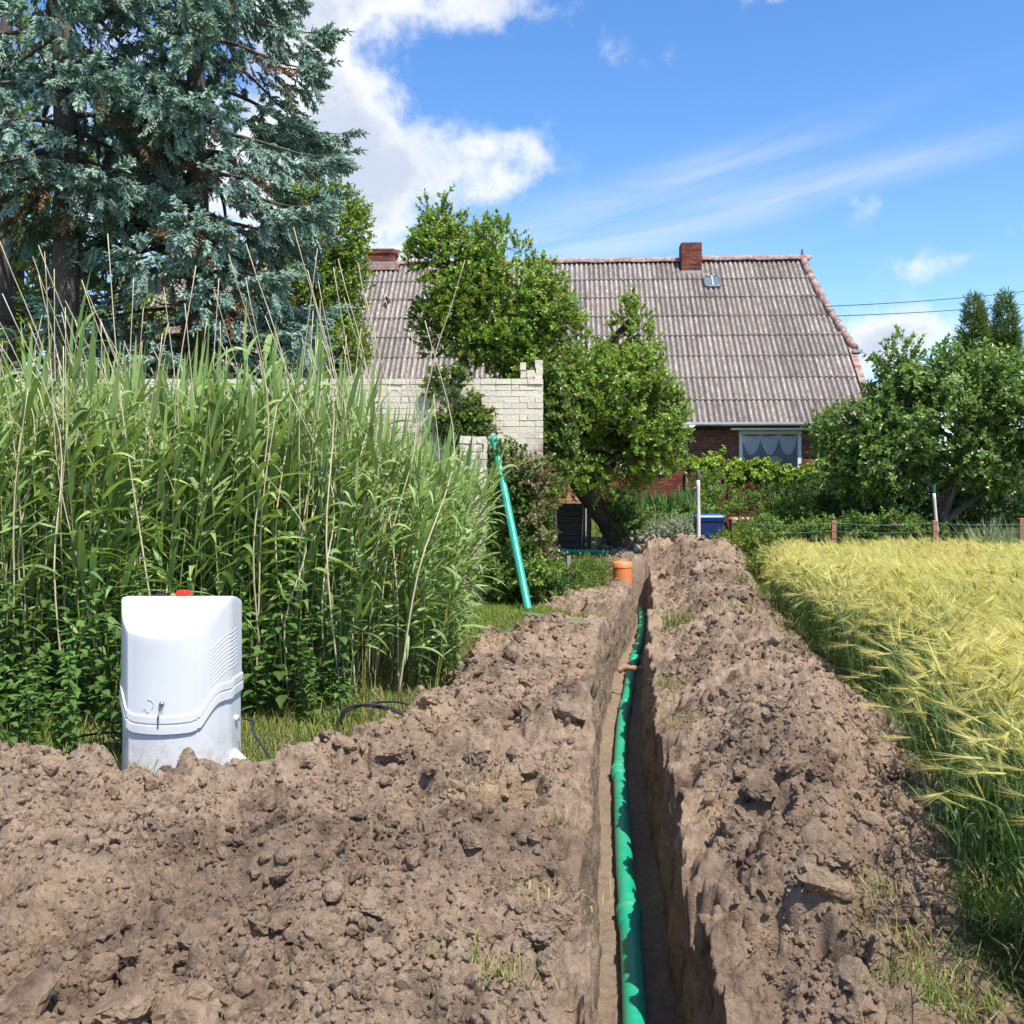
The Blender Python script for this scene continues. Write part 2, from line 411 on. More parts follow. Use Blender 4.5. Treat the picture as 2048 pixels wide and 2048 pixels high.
def soil_material(name='soil_earth', masked=True):
    mt, nt, N, L, b, o = nodes_of(name)
    n1 = add_noise(N, L, 1.1, 5, 0.6); n2 = add_noise(N, L, 14, 6, 0.7); n3 = add_noise(N, L, 60, 5, 0.7); n4 = add_noise(N, L, 0.55, 3, 0.5)
    base = ramp(N, L, n2, [(0.22, (0.185, 0.13, 0.09)), (0.5, (0.36, 0.26, 0.18)), (0.78, (0.50, 0.375, 0.265))])
    sand = ramp(N, L, n2, [(0.25, (0.32, 0.215, 0.12)), (0.7, (0.50, 0.355, 0.21))])
    f = ramp(N, L, n1, [(0.55, (0, 0, 0)), (0.7, (0.75, 0.75, 0.75))])
    c = mixc(N, L, f, base, sand)
    moist = ramp(N, L, n4, [(0.34, (0.62, 0.60, 0.60)), (0.52, (1, 1, 1))])
    moist2 = ramp(N, L, add_noise(N, L, 3.4, 6, 0.7), [(0.36, (0.55, 0.53, 0.53)), (0.47, (1, 1, 1)), (0.8, (1.12, 1.1, 1.08))])
    c = mixc(N, L, 1.0, c, moist2, 'MULTIPLY')
    c = mixc(N, L, 1.0, c, moist, 'MULTIPLY')
    if masked:
        at = N.new('ShaderNodeAttribute'); at.attribute_name = 'Col'
        sp = N.new('ShaderNodeSeparateColor'); L.new(at.outputs['Color'], sp.inputs[0])
        turf = ramp(N, L, n3, [(0.3, (0.035, 0.045, 0.014)), (0.6, (0.085, 0.105, 0.03)), (0.8, (0.16, 0.13, 0.06))])
        c = mixc(N, L, sp.outputs[0], turf, c)
        # left trench wall and floor: lighter sandy subsoil below the topsoil
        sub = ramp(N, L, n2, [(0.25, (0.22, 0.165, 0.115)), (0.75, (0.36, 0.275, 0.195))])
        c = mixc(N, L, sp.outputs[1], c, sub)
    L.new(c, b.inputs['Base Color']); b.inputs['Roughness'].default_value = 0.95; b.inputs['Specular IOR Level'].default_value = 0.1
    g = N.new('ShaderNodeNewGeometry')
    vo = N.new('ShaderNodeTexVoronoi'); vo.inputs['Scale'].default_value = 46; vo.inputs['Randomness'].default_value = 1.0
    dn = N.new('ShaderNodeTexNoise'); dn.inputs['Scale'].default_value = 30; dn.inputs['Detail'].default_value = 4; L.new(g.outputs['Position'], dn.inputs['Vector'])
    wv = N.new('ShaderNodeMix'); wv.data_type = 'VECTOR'; wv.inputs['Factor'].default_value = 0.06
    L.new(g.outputs['Position'], wv.inputs[4]); L.new(dn.outputs['Color'], wv.inputs[5]); L.new(wv.outputs[1], vo.inputs['Vector'])
    def ma(op, a_, b_):
        q = N.new('ShaderNodeMath'); q.operation = op
        for i_, v_ in enumerate((a_, b_)):
            if isinstance(v_, (int, float)): q.inputs[i_].default_value = v_
            else: L.new(v_, q.inputs[i_])
        return q.outputs[0]
    hgt = ma('ADD', ma('MULTIPLY', vo.outputs['Distance'], -0.55), ma('ADD', ma('MULTIPLY', add_noise(N, L, 26, 8, 0.78), 1.5), ma('MULTIPLY', add_noise(N, L, 150, 4, 0.7), 0.5)))
    bump(N, L, b, hgt, 0.85, 0.022)
    return mt

M = {}
M['soil'] = soil_material(); M['clod'] = soil_material('clod_earth', False)
M['leaf'] = plant('leaf', 0.4, 0.36, 0.5); M['soft'] = plant('soft_leaf', 0.35, 0.6, 0.25)
M['reed'] = plant('reed_leaf', 0.3, 0.5, 0.35, 0.22); M['needle'] = plant('needles', 0.12, 0.6, 0.25, 0.22); M['barley'] = plant('barley_straw', 0.4, 0.5, 0.35, 0.18)
M['straw'] = simple('dead_cane', (0.50, 0.40, 0.25), 0.55, (0.62, 0.53, 0.37), 5, objrand=0.2)
M['bark'] = simple('bark', (0.055, 0.042, 0.032), 0.9, (0.115, 0.092, 0.072), 9, 0.8, 22, 0.03, stretch=(1, 1, 0.25))
M['sbark'] = simple('spruce_bark', (0.075, 0.058, 0.048), 0.9, (0.14, 0.115, 0.098), 12, 0.8, 30, 0.03, stretch=(1, 1, 0.5))
# ------------------------------------------------------------------ ground, trench and spoil banks
PIPE_Y = np.array([0.8, 2.5, 3.5, 4.51, 5.72, 8.56, 10.3, 12.7, 14.7, 16.7, 18.3, 20.0, 22.5])
PIPE_X = np.array([.25, .385, .455, .537, .653, .893, 1.12, 1.47, 1.82, 2.13, 2.32, 2.45, 2.6])
PIPE_Z = np.array([-.75, -.74, -.735, -.73, -.72, -.70, -.66, -.60, -.55, -.52, -.50, -.50, -.50])
def pipe_x(y): return np.interp(y, PIPE_Y, PIPE_X)
def pipe_z(y): return np.interp(y, PIPE_Y, PIPE_Z)

LEFT_EDGE = np.array([(-9, 5.45), (-4, 5.5), (-3.0, 5.45), (-2.6, 5.5), (-1.6, 5.42), (-1.15, 5.85), (-.85, 6.45), (-.6, 7.5), (-.47, 9.2), (-.30, 10.4), (.15, 11.4), (.95, 12.0),
                      (1.12, 12.8), (1.1, 13.4), (.75, 13.9), (.35, 14.6), (.7, 15.4), (1.25, 16.2), (1.55, 17.2), (1.7, 18.6), (1.75, 19.8), (1.6, 20.4), (2.2, 21.3)])
RIGHT_EDGE = np.array([(3.2, 21.3), (4.6, 20.6), (4.75, 19.5), (4.35, 18), (3.95, 16), (3.5, 13.2), (3.12, 10.5), (2.8, 8.35), (2.5, 6.2), (2.08, 5.04), (1.82, 4.18), (1.72, 3.49), (1.62, 2.6), (1.6, 0.5)])
SOIL_POLY = np.vstack([LEFT_EDGE, RIGHT_EDGE, [(-9, .5)]])

def poly_dist(x, y, poly):
    """signed distance, positive inside"""
    d2 = np.full(x.shape, 1e9); inside = np.zeros(x.shape, bool); n = len(poly)
    for i in range(n):
        ax, ay = poly[i]; bx, by = poly[(i + 1) % n]
        ex, ey = bx - ax, by - ay
        t = np.clip(((x - ax) * ex + (y - ay) * ey) / (ex * ex + ey * ey), 0, 1)
        d2 = np.minimum(d2, (x - ax - t * ex) ** 2 + (y - ay - t * ey) ** 2)
        c = ((ay > y) != (by > y)) & (x < ex * (y - ay) / (ey + 1e-12) + ax)
        inside ^= c
    return np.where(inside, 1, -1) * np.sqrt(d2)

def base_z(x, y):
    x = np.asarray(x, float); y = np.asarray(y, float)
    return .35 * ss(17.5, 21, y) * ss(5.6, 3.8, x) + .55 * ss(21.6, 26, y) + .04 * (fbm(x * .6, y * .6, seed=3) - .5)

def bump2(x, y, cx, cy, rx, ry, h):
    return h * np.exp(-((x - cx) / rx) ** 2 - ((y - cy) / ry) ** 2)

def soil_h(x, y, rough=True):
    """height of the heaped earth over the base ground, and its mask"""
    x = np.asarray(x, float); y = np.asarray(y, float)
    wob = .35 * (fbm(x * 1.6, y * 1.6, seed=11, oct=3) - .5)
    d = poly_dist(x, y, SOIL_POLY) + wob
    mask = ss(-.06, .10, d)
    px = pipe_x(y); right = ss(px - .1, px + .1, x)
    # left spread: low and broad; right: a real ridge
    hl = (.10 + .13 * ss(0, .5, d)) * ss(-.03, .25, d)
    hl = hl + bump2(x, y, -2.55, 5.15, .5, .38, .16) + bump2(x, y, -1.45, 5.05, .45, .32, .05) + bump2(x, y, -.95, 5.75, .35, .3, .10) + bump2(x, y, -.55, 6.5, .3, .35, .12) + bump2(x, y, -.1, 8.2, .35, .5, .10)
    hl = hl - bump2(x, y, -2.05, 5.2, .28, .3, .09) - .075 * ss(4.0, 4.8, y) * ss(6.6, 5.8, y) - .10 * ss(4.4, 2.6, y)
    hl = hl * (1 - .55 * ss(10.5, 13, y))
    dr = x - (px + .27)
    hr = (-.03 + .09 * ss(9, 12.5, y) + .30 * ss(.0, .7, dr) * ss(.0, .75, d)) * ss(-.03, .45, d)
    hr = hr + bump2(x, y, 3.5, 19.2, .75, .9, .07) + bump2(x, y, 2.36, 20.25, .22, .26, .36) + bump2(x, y, 2.82, 20.35, .26, .26, .28) + bump2(x, y, 2.2, 7.2, .5, .8, .08) - .12 * ss(5.0, 3.0, y)
    h = hl * (1 - right) + hr * right
    if rough:
        big = (fbm(x * 1.7, y * 1.7, seed=21, oct=4) - .5)
        amp = ss(-.02, .3, d)
        h = h + amp * (.26 * big + .10 * (fbm(x * 5.5, y * 5.5, seed=23, oct=3) - .5)) * (1 + .35 * right) * (1 - right * .8 * ss(.45, .0, dr))
    return h, mask, d

def surf(X, Y):
    """finished surface outside the trench: z and earth mask"""
    X = np.asarray(X, float); Y = np.asarray(Y, float)
    h, mask, d = soil_h(X, Y)
    z = base_z(X, Y) + h
    # clods at three sizes, only where the earth was thrown
    a = ss(-.05, .2, d)
    gate = .35 + .65 * ss(.35, .6, fbm(X * 1.3, Y * 1.3, seed=51, oct=2))
    c = lumps(X, Y, .36, 59, .35) * .16 * gate + lumps(X, Y, .19, 61, .45) * .085 * gate + lumps(X, Y, .08, 63, .55) * .042 * (.4 + .6 * gate) + lumps(X, Y, .034, 67, .8) * .024
    c = c + .03 * (fbm(X * 36, Y * 36, seed=71, oct=3, gain=.7) - .5) + .03 * np.abs(fbm(X * 22, Y * 22, seed=75, oct=3) - .5) + .06 * (fbm(X * 13, Y * 13, seed=73, oct=3) - .5)
    pit = ss(.64, .76, fbm(X * 4.2, Y * 4.2, seed=81, oct=3)) * .18
    return z + a * (c - pit), mask

def build_ground():
    NR = 840
    ys = np.exp(np.linspace(math.log(1.55), math.log(21.7), NR))
    NLb, NW, NF, NW2, NRb = 470, 26, 20, 30, 330
    xp = pipe_x(ys); zf = pipe_z(ys) - .06
    endf = ss(19.0, 19.25, ys)
    zf = zf * (1 - endf) + .42 * endf
    ragged = lambda s, k: (fbm(ys * 2.2, ys * 0, seed=s, oct=5, gain=.6) - .5) * k
    lipL = xp - .21 + ragged(31, .16) * ss(1.5, 3, ys); lipR = xp + .26 - .07 * ss(13, 16, ys) + ragged(37, .16)
    botL = np.maximum(xp - .20 + .09 * ss(13, 16, ys) + ragged(41, .05), lipL + .01); botR = xp + .20 - .08 * ss(13, 16, ys) + ragged(43, .06)
    extL = -(.56 * ys + .9); extR = np.maximum(.56 * ys + .6, lipR + 1.5)
    t = np.linspace(1, 0, NLb)
    XL = lipL[:, None] + (extL - lipL)[:, None] * t[None, :]
    XR = lipR[:, None] + (extR - lipR)[:, None] * np.linspace(0, 1, NRb)[None, :]
    def top(X):
        Y = np.repeat(ys[:, None], X.shape[1], 1); z, mask = surf(X, Y); return Y, z, mask
    YL, ZL, ML = top(XL); YR, ZR, MR = top(XR)
    # walls and floor
    def wall(x0, z0, x1, z1, n, amp, seed):
        q = np.linspace(0, 1, n + 2)[1:-1]
        X = x0[:, None] + (x1 - x0)[:, None] * q[None, :]
        Z = z0[:, None] + (z1 - z0)[:, None] * q[None, :]
        Y = np.repeat(ys[:, None], n, 1)
        X = X + amp * (fbm(Y * 5, Z * 5, seed=seed, oct=4) - .5) * 2 * np.sin(q * math.pi)[None, :] + .05 * (fbm(Y * 17, Z * 17, seed=seed + 3, oct=4, gain=.65) - .5)
        return X, Y, Z
    f = np.linspace(0, 1, NF)
    XF = botL[:, None] + (botR - botL)[:, None] * f[None, :]; YF = np.repeat(ys[:, None], NF, 1)
    ZF = zf[:, None] + .05 * (fbm(XF * 5, YF * 5, seed=91, oct=3) - .5) + .02 * lumps(XF, YF, .06, 93, .4) + .05 * np.abs(f * 2 - 1)[None, :] ** 3
    wl = wall(lipL, ZL[:, -1], botL, ZF[:, 0], NW, .06, 101)
    wr = wall(botR, ZF[:, -1], lipR, ZR[:, 0], NW2, .05, 107)
    X = np.hstack([XL, wl[0], XF, wr[0], XR]); Y = np.hstack([YL, wl[1], YF, wr[1], YR]); Z = np.hstack([ZL, wl[2], ZF, wr[2], ZR])
    msk = np.hstack([ML, np.ones((NR, NW + NF + NW2)), MR])
    sub = np.hstack([np.zeros((NR, NLb)), np.repeat(ss(.1, .5, np.linspace(0, 1, NW))[None, :], NR, 0) * .85, np.full((NR, NF), .8), np.repeat(ss(.8, .3, np.linspace(0, 1, NW2))[None, :], NR, 0) * .05, np.zeros((NR, NRb))])  # subsoil tint nearly left out of the right wall so its colour reads shaded
    nc = X.shape[1]
    V = np.stack([X, Y, Z], -1).reshape(-1, 3)
    i = np.arange(NR - 1)[:, None] * nc; j = np.arange(nc - 1)[None, :]
    Fq = np.stack([i + j, i + j + 1, i + nc + j + 1, i + nc + j], -1).reshape(-1, 4)
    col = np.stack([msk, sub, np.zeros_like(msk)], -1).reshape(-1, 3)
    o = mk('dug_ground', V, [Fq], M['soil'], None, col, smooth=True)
    tag(o, 'brown dug earth heaped on both sides of the open trench', kind='structure')
    # ground sheet round it, out to the horizon
    rows = np.array([-300, -60, -10, 0.5, 1.56, 2.5, 4, 6, 9, 12, 15, 18, 20, 21.6, 22.5, 24, 26, 28, 31, 36, 50, 90, 200, 900], float)
    cl = np.array([-900, -250, -80, -35, -18, -9, -5, -2.5, 0], float)
    mb = MB()
    def grid(Xg, Yg, dz=-.015):
        n, m_ = Xg.shape; Zg = base_z(Xg, Yg) + dz
        a = np.arange(n - 1)[:, None] * m_; b_ = np.arange(m_ - 1)[None, :]
        mb.add(np.stack([Xg, Yg, Zg], -1).reshape(-1, 3), [np.stack([a + b_, a + b_ + 1, a + m_ + b_ + 1, a + m_ + b_], -1).reshape(-1, 4)], (0, 0, 0))
    mid = rows[(rows >= 1.5) & (rows <= 21.61)]
    eL = -(.56 * mid + .9) + .25; eR = np.maximum(.56 * mid + .6, pipe_x(mid) + .27 + 1.5) - .25
    grid(eL[:, None] + cl[None, :], np.repeat(mid[:, None], len(cl), 1))
    grid(eR[:, None] - cl[None, ::-1], np.repeat(mid[:, None], len(cl), 1))
    far = np.array([21.55, 21.8, 22.2, 22.6, 23, 23.5, 24, 25, 26, 27, 28, 30, 34, 40, 60, 120, 400, 900], float)
    xs = np.concatenate([[-900, -300, -100, -40, -25], np.linspace(-18, 18, 49), [25, 40, 100, 300, 900]])
    grid(np.repeat(xs[None, :], len(far), 0), np.repeat(far[:, None], len(xs), 1))
    near = np.array([-400, -60, -10, 0, 1.6], float)
    grid(np.repeat(xs[None, :], len(near), 0), np.repeat(near[:, None], len(xs), 1), -.03)
    g = mb.build('ground', M['soil'], smooth=True); tag(g, kind='structure')
    return o
GROUND = build_ground()

def gz(x, y):
    return surf(np.atleast_1d(np.asarray(x, float)), np.atleast_1d(np.asarray(y, float)))[0]
def in_trench(x, y, m=.05): return abs(x - (float(pipe_x(y)) + .03)) < .25 + m

# clods: the large ones are pieces of the dug earth, the crumbs one mass
def clod_mesh(seed, sub=3):
    bm = bmesh.new(); bmesh.ops.create_icosphere(bm, subdivisions=sub, radius=1.0)
    V = np.array([v.co[:] for v in bm.verts]); Fa = np.array([[v.index for v in f.verts] for f in bm.faces]); bm.free()
    n = fbm(V[:, 0] * 1.1 + 5, V[:, 1] * 1.1 + 5, V[:, 2] * 1.1 + 5, seed=seed, oct=2)
    n2 = fbm(V[:, 0] * 4 + 5, V[:, 1] * 4 + 5, V[:, 2] * 4 + 5, seed=seed + 9, oct=3)
    n3 = fbm(V[:, 0] * 9 + 5, V[:, 1] * 9 + 5, V[:, 2] * 9 + 5, seed=seed + 13, oct=2)
    r = .62 + .75 * n + .28 * (n2 - .5)
    V = V * r[:, None]
    rg = np.random.default_rng(seed)
    for k in range(9):                                   # broken facets
        d = rg.normal(size=3); d /= np.linalg.norm(d); c = rg.uniform(.52, .8)
        s_ = V @ d; V = V - np.where(s_ > c, s_ - c, 0)[:, None] * d * .85
    V = V * (1 + .30 * (n2 - .5) + .34 * (n3 - .5))[:, None]
    V = V * np.array([1, rg.uniform(.75, 1), rg.uniform(.6, .85)])
    return V, Fa
def build_clods():
    big = []
    for k in range(8):
        V, Fa = clod_mesh(200 + k, 4 if k < 4 else 3); big.append(mk('clod', V, [Fa], M['clod'], smooth=False, link=False).data)
    small = []
    for k in range(6):
        V, Fa = clod_mesh(300 + k, 2); small.append(mk('crumb', V, [Fa], M['clod'], smooth=False, link=False))
    rg = np.random.default_rng(5)
    def cand(n):
        y = np.exp(rg.uniform(math.log(2.4), math.log(20.5), n)); px = pipe_x(y)
        x = rg.uniform(-.56, .5, n) * y + rg.uniform(-.3, .3, n)
        h, m_, d = soil_h(x, y)
        ok = (m_ > .7) & ((x < px - .30) | (x > px + .38))
        return x[ok], y[ok], d[ok]
    x, y, d = cand(1400)
    g = fbm(x * 1.1, y * 1.1, seed=77, oct=2); ok = g + rg.uniform(-.12, .12, len(x)) > .5
    x, y = x[ok][:290], y[ok][:290]
    z = gz(x, y)
    for k in range(len(x)):
        o = bpy.data.objects.new('clod', big[k % 8]); COL.objects.link(o); o.parent = GROUND
        s_ = float(np.clip(.040 * rg.lognormal(0, .5), .02, .105)) * (1 + .03 * y[k])
        o.location = (x[k], y[k], z[k] + .2 * s_); o.scale = (s_, s_, s_)
        o.rotation_euler = (rg.uniform(-.5, .5), rg.uniform(-.5, .5), rg.uniform(0, 6.28))
    # a few picked out in the photograph: big lumps
    for (px, py, Y, s_) in [(1060, 1445, 7.2, .12), (1040, 1470, 7.0, .06), (960, 1440, 7.4, .05), (660, 1840, 3.95, .10), (1700, 1790, 4.35, .10), (1650, 1890, 3.95, .13), (1560, 1480, 6.6, .07), (560, 1930, 3.65, .055),
                            (190, 1880, 3.85, .05), (390, 1960, 3.6, .08), (1590, 1720, 4.9, .09), (1480, 1660, 5.2, .08), (1820, 1610, 5.3, .09), (1750, 1960, 3.8, .11), (850, 1490, 6.3, .09), (690, 1530, 5.6, .08), (1360, 1165, 15.5, .16), (1480, 1240, 11.5, .13),
                            (1410, 1280, 10.2, .12), (1590, 1330, 8.9, .1)]:
        p = P(px, py, Y); zz = float(gz(p.x, p.y)[0])
        o = bpy.data.objects.new('clod', big[(px + py) % 8]); COL.objects.link(o); o.parent = GROUND
        s_ *= .8; o.location = (p.x, p.y, zz + .12 * s_); o.scale = (s_ * 1.1, s_, s_ * .95); o.rotation_euler = (random.uniform(-.4, .4), random.uniform(-.4, .4), random.uniform(0, 6.2))
    x, y, d = cand(150000)
    g = fbm(x * 1.7, y * 1.7, seed=79, oct=3); ok = g + rg.uniform(-.25, .25, len(x)) > .44
    x, y = x[ok], y[ok]; n = len(x); z = gz(x, y)
    s_ = np.clip(.0062 * rg.lognormal(0, .62, n), .003, .04) * (.75 + .11 * y)
    rot = np.stack([rg.uniform(-3, 3, n), rg.uniform(-3, 3, n), rg.uniform(0, 6.28, n)], 1)
    o = scatter('crumbs', np.stack([x, y, z + .25 * s_], 1), rot, s_, rg.integers(0, 6, n), small, GROUND)
    tag(o, kind='stuff')
build_clods()

# brick fragments lying on the spoil
M['shard'] = simple('brick_shard', (0.42, 0.12, 0.06), .85, (0.5, 0.17, 0.09), 30, .3, 60)
for k, (px, py, Y, s_) in enumerate([(1092, 1452, 7.1, .018), (1128, 1474, 6.9, .015), (1137, 1478, 6.85, .014), (1158, 1494, 6.7, .019), (630, 1619, 5.0, .016), (645, 1617, 5.0, .015), (1002, 1768, 4.25, .018), (1758, 1643, 5.1, .02), (1685, 1655, 5.0, .014)]):
    p = P(px, py, Y); mb = MB(); mb.box((-s_ * .9, -s_ * .6, -s_ * .4), (s_ * .9, s_ * .6, s_ * .4), jit=s_ * .3)
    o = mb.build('brick_fragment', M['shard'], loc=(p.x, p.y, float(gz(p.x, p.y)[0]) + .008)); o.rotation_euler = (.3 * math.sin(k), .3, k * 1.3)
    tag(o, ['orange brick fragment lying beside the largest clod, left of the trench', 'topmost of three orange chips on the spoil left of the trench', 'middle of three small orange chips on the spoil left of the trench', 'lowest of three orange brick chips near the trench edge',
            'left one of two red brick chips in front of the cables', 'right one of two red brick chips in front of the cables', 'orange chip on the near earth by the trench hole', 'orange brick chip below the barley edge', 'small red chip left of the barley stubble'][k], 'brick fragment', 'brick fragments in the dug earth')

# ------------------------------------------------------------------ green pipe in the trench
def pvc(name, c, rough=.32):
    mt, nt, N, L, b, o = nodes_of(name)
    n = add_noise(N, L, 6, 5, .6); d = ramp(N, L, n, [(.46, (0, 0, 0)), (.66, (.6, .6, .6))])
    L.new(mixc(N, L, d, c, (c[0] * .6 + .12, c[1] * .62 + .07, c[2] * .6 + .05)), b.inputs['Base Color'])
    r = N.new('ShaderNodeMapRange'); L.new(n, r.inputs[0]); r.inputs[3].default_value = rough - .08; r.inputs[4].default_value = rough + .25; L.new(r.outputs[0], b.inputs['Roughness'])
    b.inputs['Specular IOR Level'].default_value = .45
    return mt
M['pipe'] = pvc('green_pvc', (.006, .36, .20)); M['pipe2'] = pvc('teal_pvc', (.006, .36, .26), .28)
M['dark'] = simple('black_rubber', (.02, .02, .022), .6); M['orange'] = pvc('orange_pvc', (.72, .21, .06), .45)

def build_pipe():
    root = empty('drain_pipe', (pipe_x(4.5), 4.5, pipe_z(4.5) - .055))
    tag(root, 'long green plastic drain pipe lying along the bottom of the trench', 'drain pipe')
    inv = Matrix.Translation(root.location).inverted()
    joints = [1.2, 3.0, 5.72, 8.56, 10.95, 13.6, 16.4, 18.9]
    for a, b in zip(joints[:-1], joints[1:]):
        yy = np.linspace(a, b - .02, 24)
        path = np.stack([pipe_x(yy), yy, pipe_z(yy)], 1)
        path[1:-1, 0] += .006 * np.sin(yy[1:-1] * 1.7)
        path -= np.array(root.location)
        V, Fq, Fc = tube(path, .055, 28); s = mk('pipe_section', V, [Fq] + Fc, M['pipe'], root, smooth=True)
        yy = b + np.array([-.22, -.21, -.205, -.10, -.095, -.09, -.06, -.055, -.045, -.01, -.005, 0.0])
        rr = np.array([.0565, .0595, .0625, .0625, .0625, .0625, .0625, .070, .0725, .0725, .070, .0565])
        pth = np.stack([pipe_x(yy), yy, pipe_z(yy)], 1) - np.array(root.location)
        V, Fq, Fc = tube(pth, rr, 28); mk('socket', V, [Fq] + Fc, M['pipe'], s, smooth=True)
        q_ = np.stack([pipe_x(np.array([b, b + .008])), np.array([b, b + .008]), pipe_z(np.array([b, b + .008]))], 1) - np.array(root.location); V, Fq, Fc = tube(q_, .061, 24); mk('seal_ring', V, [Fq] + Fc, M['dark'], s, smooth=True)
build_pipe()

def loose_pipe(name, p0, p1, r, mat, label, socket_end=True):
    p0 = Vector(p0); p1 = Vector(p1); d = p1 - p0; L_ = d.length
    root = empty(name, p0); root.rotation_mode = 'QUATERNION'; root.rotation_quaternion = d.to_track_quat('Z', 'Y')
    tag(root, label, 'drain pipe')
    prof = [(r * .90, .25), (r * .90, 0), (r, 0), (r, .03), (r, L_ - .17), (r * 1.14, L_ - .15), (r * 1.14, L_ - .075), (r * 1.28, L_ - .065), (r * 1.28, L_ - .035), (r * 1.14, L_ - .025), (r * 1.14, L_), (r * 1.03, L_), (r * 1.03, L_ - .12)]
    k = 5
    V, Fq = lathe(prof[:k], 28); mk('pipe_section', V, [Fq], mat, root, smooth=True)
    V, Fq = lathe(prof[k - 1:], 28); mk('socket', V, [Fq], mat, root, smooth=True)
    return root
loose_pipe('leaning_pipe', P(1057, 1222, 14.1) + Vector((0, 0, .0)), P(988, 876, 15.72), .055, M['pipe2'], 'turquoise green pipe leaning upright against the ivy and pale brick wall')
loose_pipe('garden_pipe', P(1395, 1109, 20.9), P(1118, 1103, 21.3), .055, M['pipe2'], 'green pipe lying on the ground in front of the dark gate and stone edging')
loose_pipe('pipe_piece', P(1385, 1107, 20.55), P(1325, 1107, 20.5), .058, M['pipe2'], 'short green pipe piece lying before the stone edging, right of the heap')

def orange_shaft():
    p = P(1245, 1150, 17.2); z = -.25
    root = empty('inspection_shaft', (p.x, p.y, z)); tag(root, 'orange plastic shaft pipe standing open beside the far end of the trench', 'shaft pipe')
    H = P(1245, 1123, 17.2).z - z; r = .16
    V, Fq = lathe([(r * .94, H - .6), (r * .94, H), (r, H), (r, H - .09), (r, 0)], 40); mk('pipe_wall', V, [Fq], M['orange'], root, smooth=True)
    V, Fq = lathe([(r, H - .10), (r + .008, H - .095), (r + .008, H - .085), (r, H - .08)], 40); mk('ring', V, [Fq], M['orange'], root, smooth=True)
orange_shaft()

# root across the trench
M['root'] = simple('root_wood', (.30, .15, .07), .8, (.42, .24, .13), 14, .5, 50, stretch=(1, 1, 1))
pp = [P(1236, 1342, 11.6), P(1250, 1338, 11.6), P(1268, 1334, 11.62), P(1286, 1336, 11.65), P(1300, 1338, 11.7)]
V, Fq, Fc = tube(spline([tuple(q + Vector((0, 0, .02 * math.sin(i * 2)))) for i, q in enumerate(pp)], 16), np.linspace(.036, .026, 16) * (1 + .15 * np.sin(np.arange(16) * 1.9)), 9)
o = mk('root_stub', V, [Fq] + Fc, M['root'], smooth=True); tag(o, 'brown root crossing the trench just above the green pipe', 'root')

# ------------------------------------------------------------------ white equipment cabinet
def white_plastic():
    mt, nt, N, L, b, o = nodes_of('white_plastic')
    n = add_noise(N, L, 3, 6, .65); n2 = add_noise(N, L, 45, 4, .7)
    d = ramp(N, L, n2, [(.66, (0, 0, 0)), (.74, (.35, .35, .35))])
    c = mixc(N, L, d, ramp(N, L, n, [(.3, (.60, .61, .63)), (.7, (.655, .665, .68))]), (.55, .5, .44))
    g = N.new('ShaderNodeNewGeometry'); s = N.new('ShaderNodeSeparateXYZ'); L.new(g.outputs['Position'], s.inputs[0])
    mr = N.new('ShaderNodeMapRange'); L.new(s.outputs[2], mr.inputs[0]); mr.inputs[1].default_value = .34; mr.inputs[2].default_value = .04
    mm = N.new('ShaderNodeMath'); mm.operation = 'MULTIPLY'; L.new(mr.outputs[0], mm.inputs[0]); L.new(ramp(N, L, add_noise(N, L, 18, 6, .7), [(.45, (0, 0, 0)), (.65, (1, 1, 1))]), mm.inputs[1])
    c = mixc(N, L, mm.outputs[0], c, (.45, .37, .29))
    L.new(c, b.inputs['Base Color']); b.inputs['Roughness'].default_value = .38; b.inputs['Specular IOR Level'].default_value = .4
    return mt
M['white'] = white_plastic()

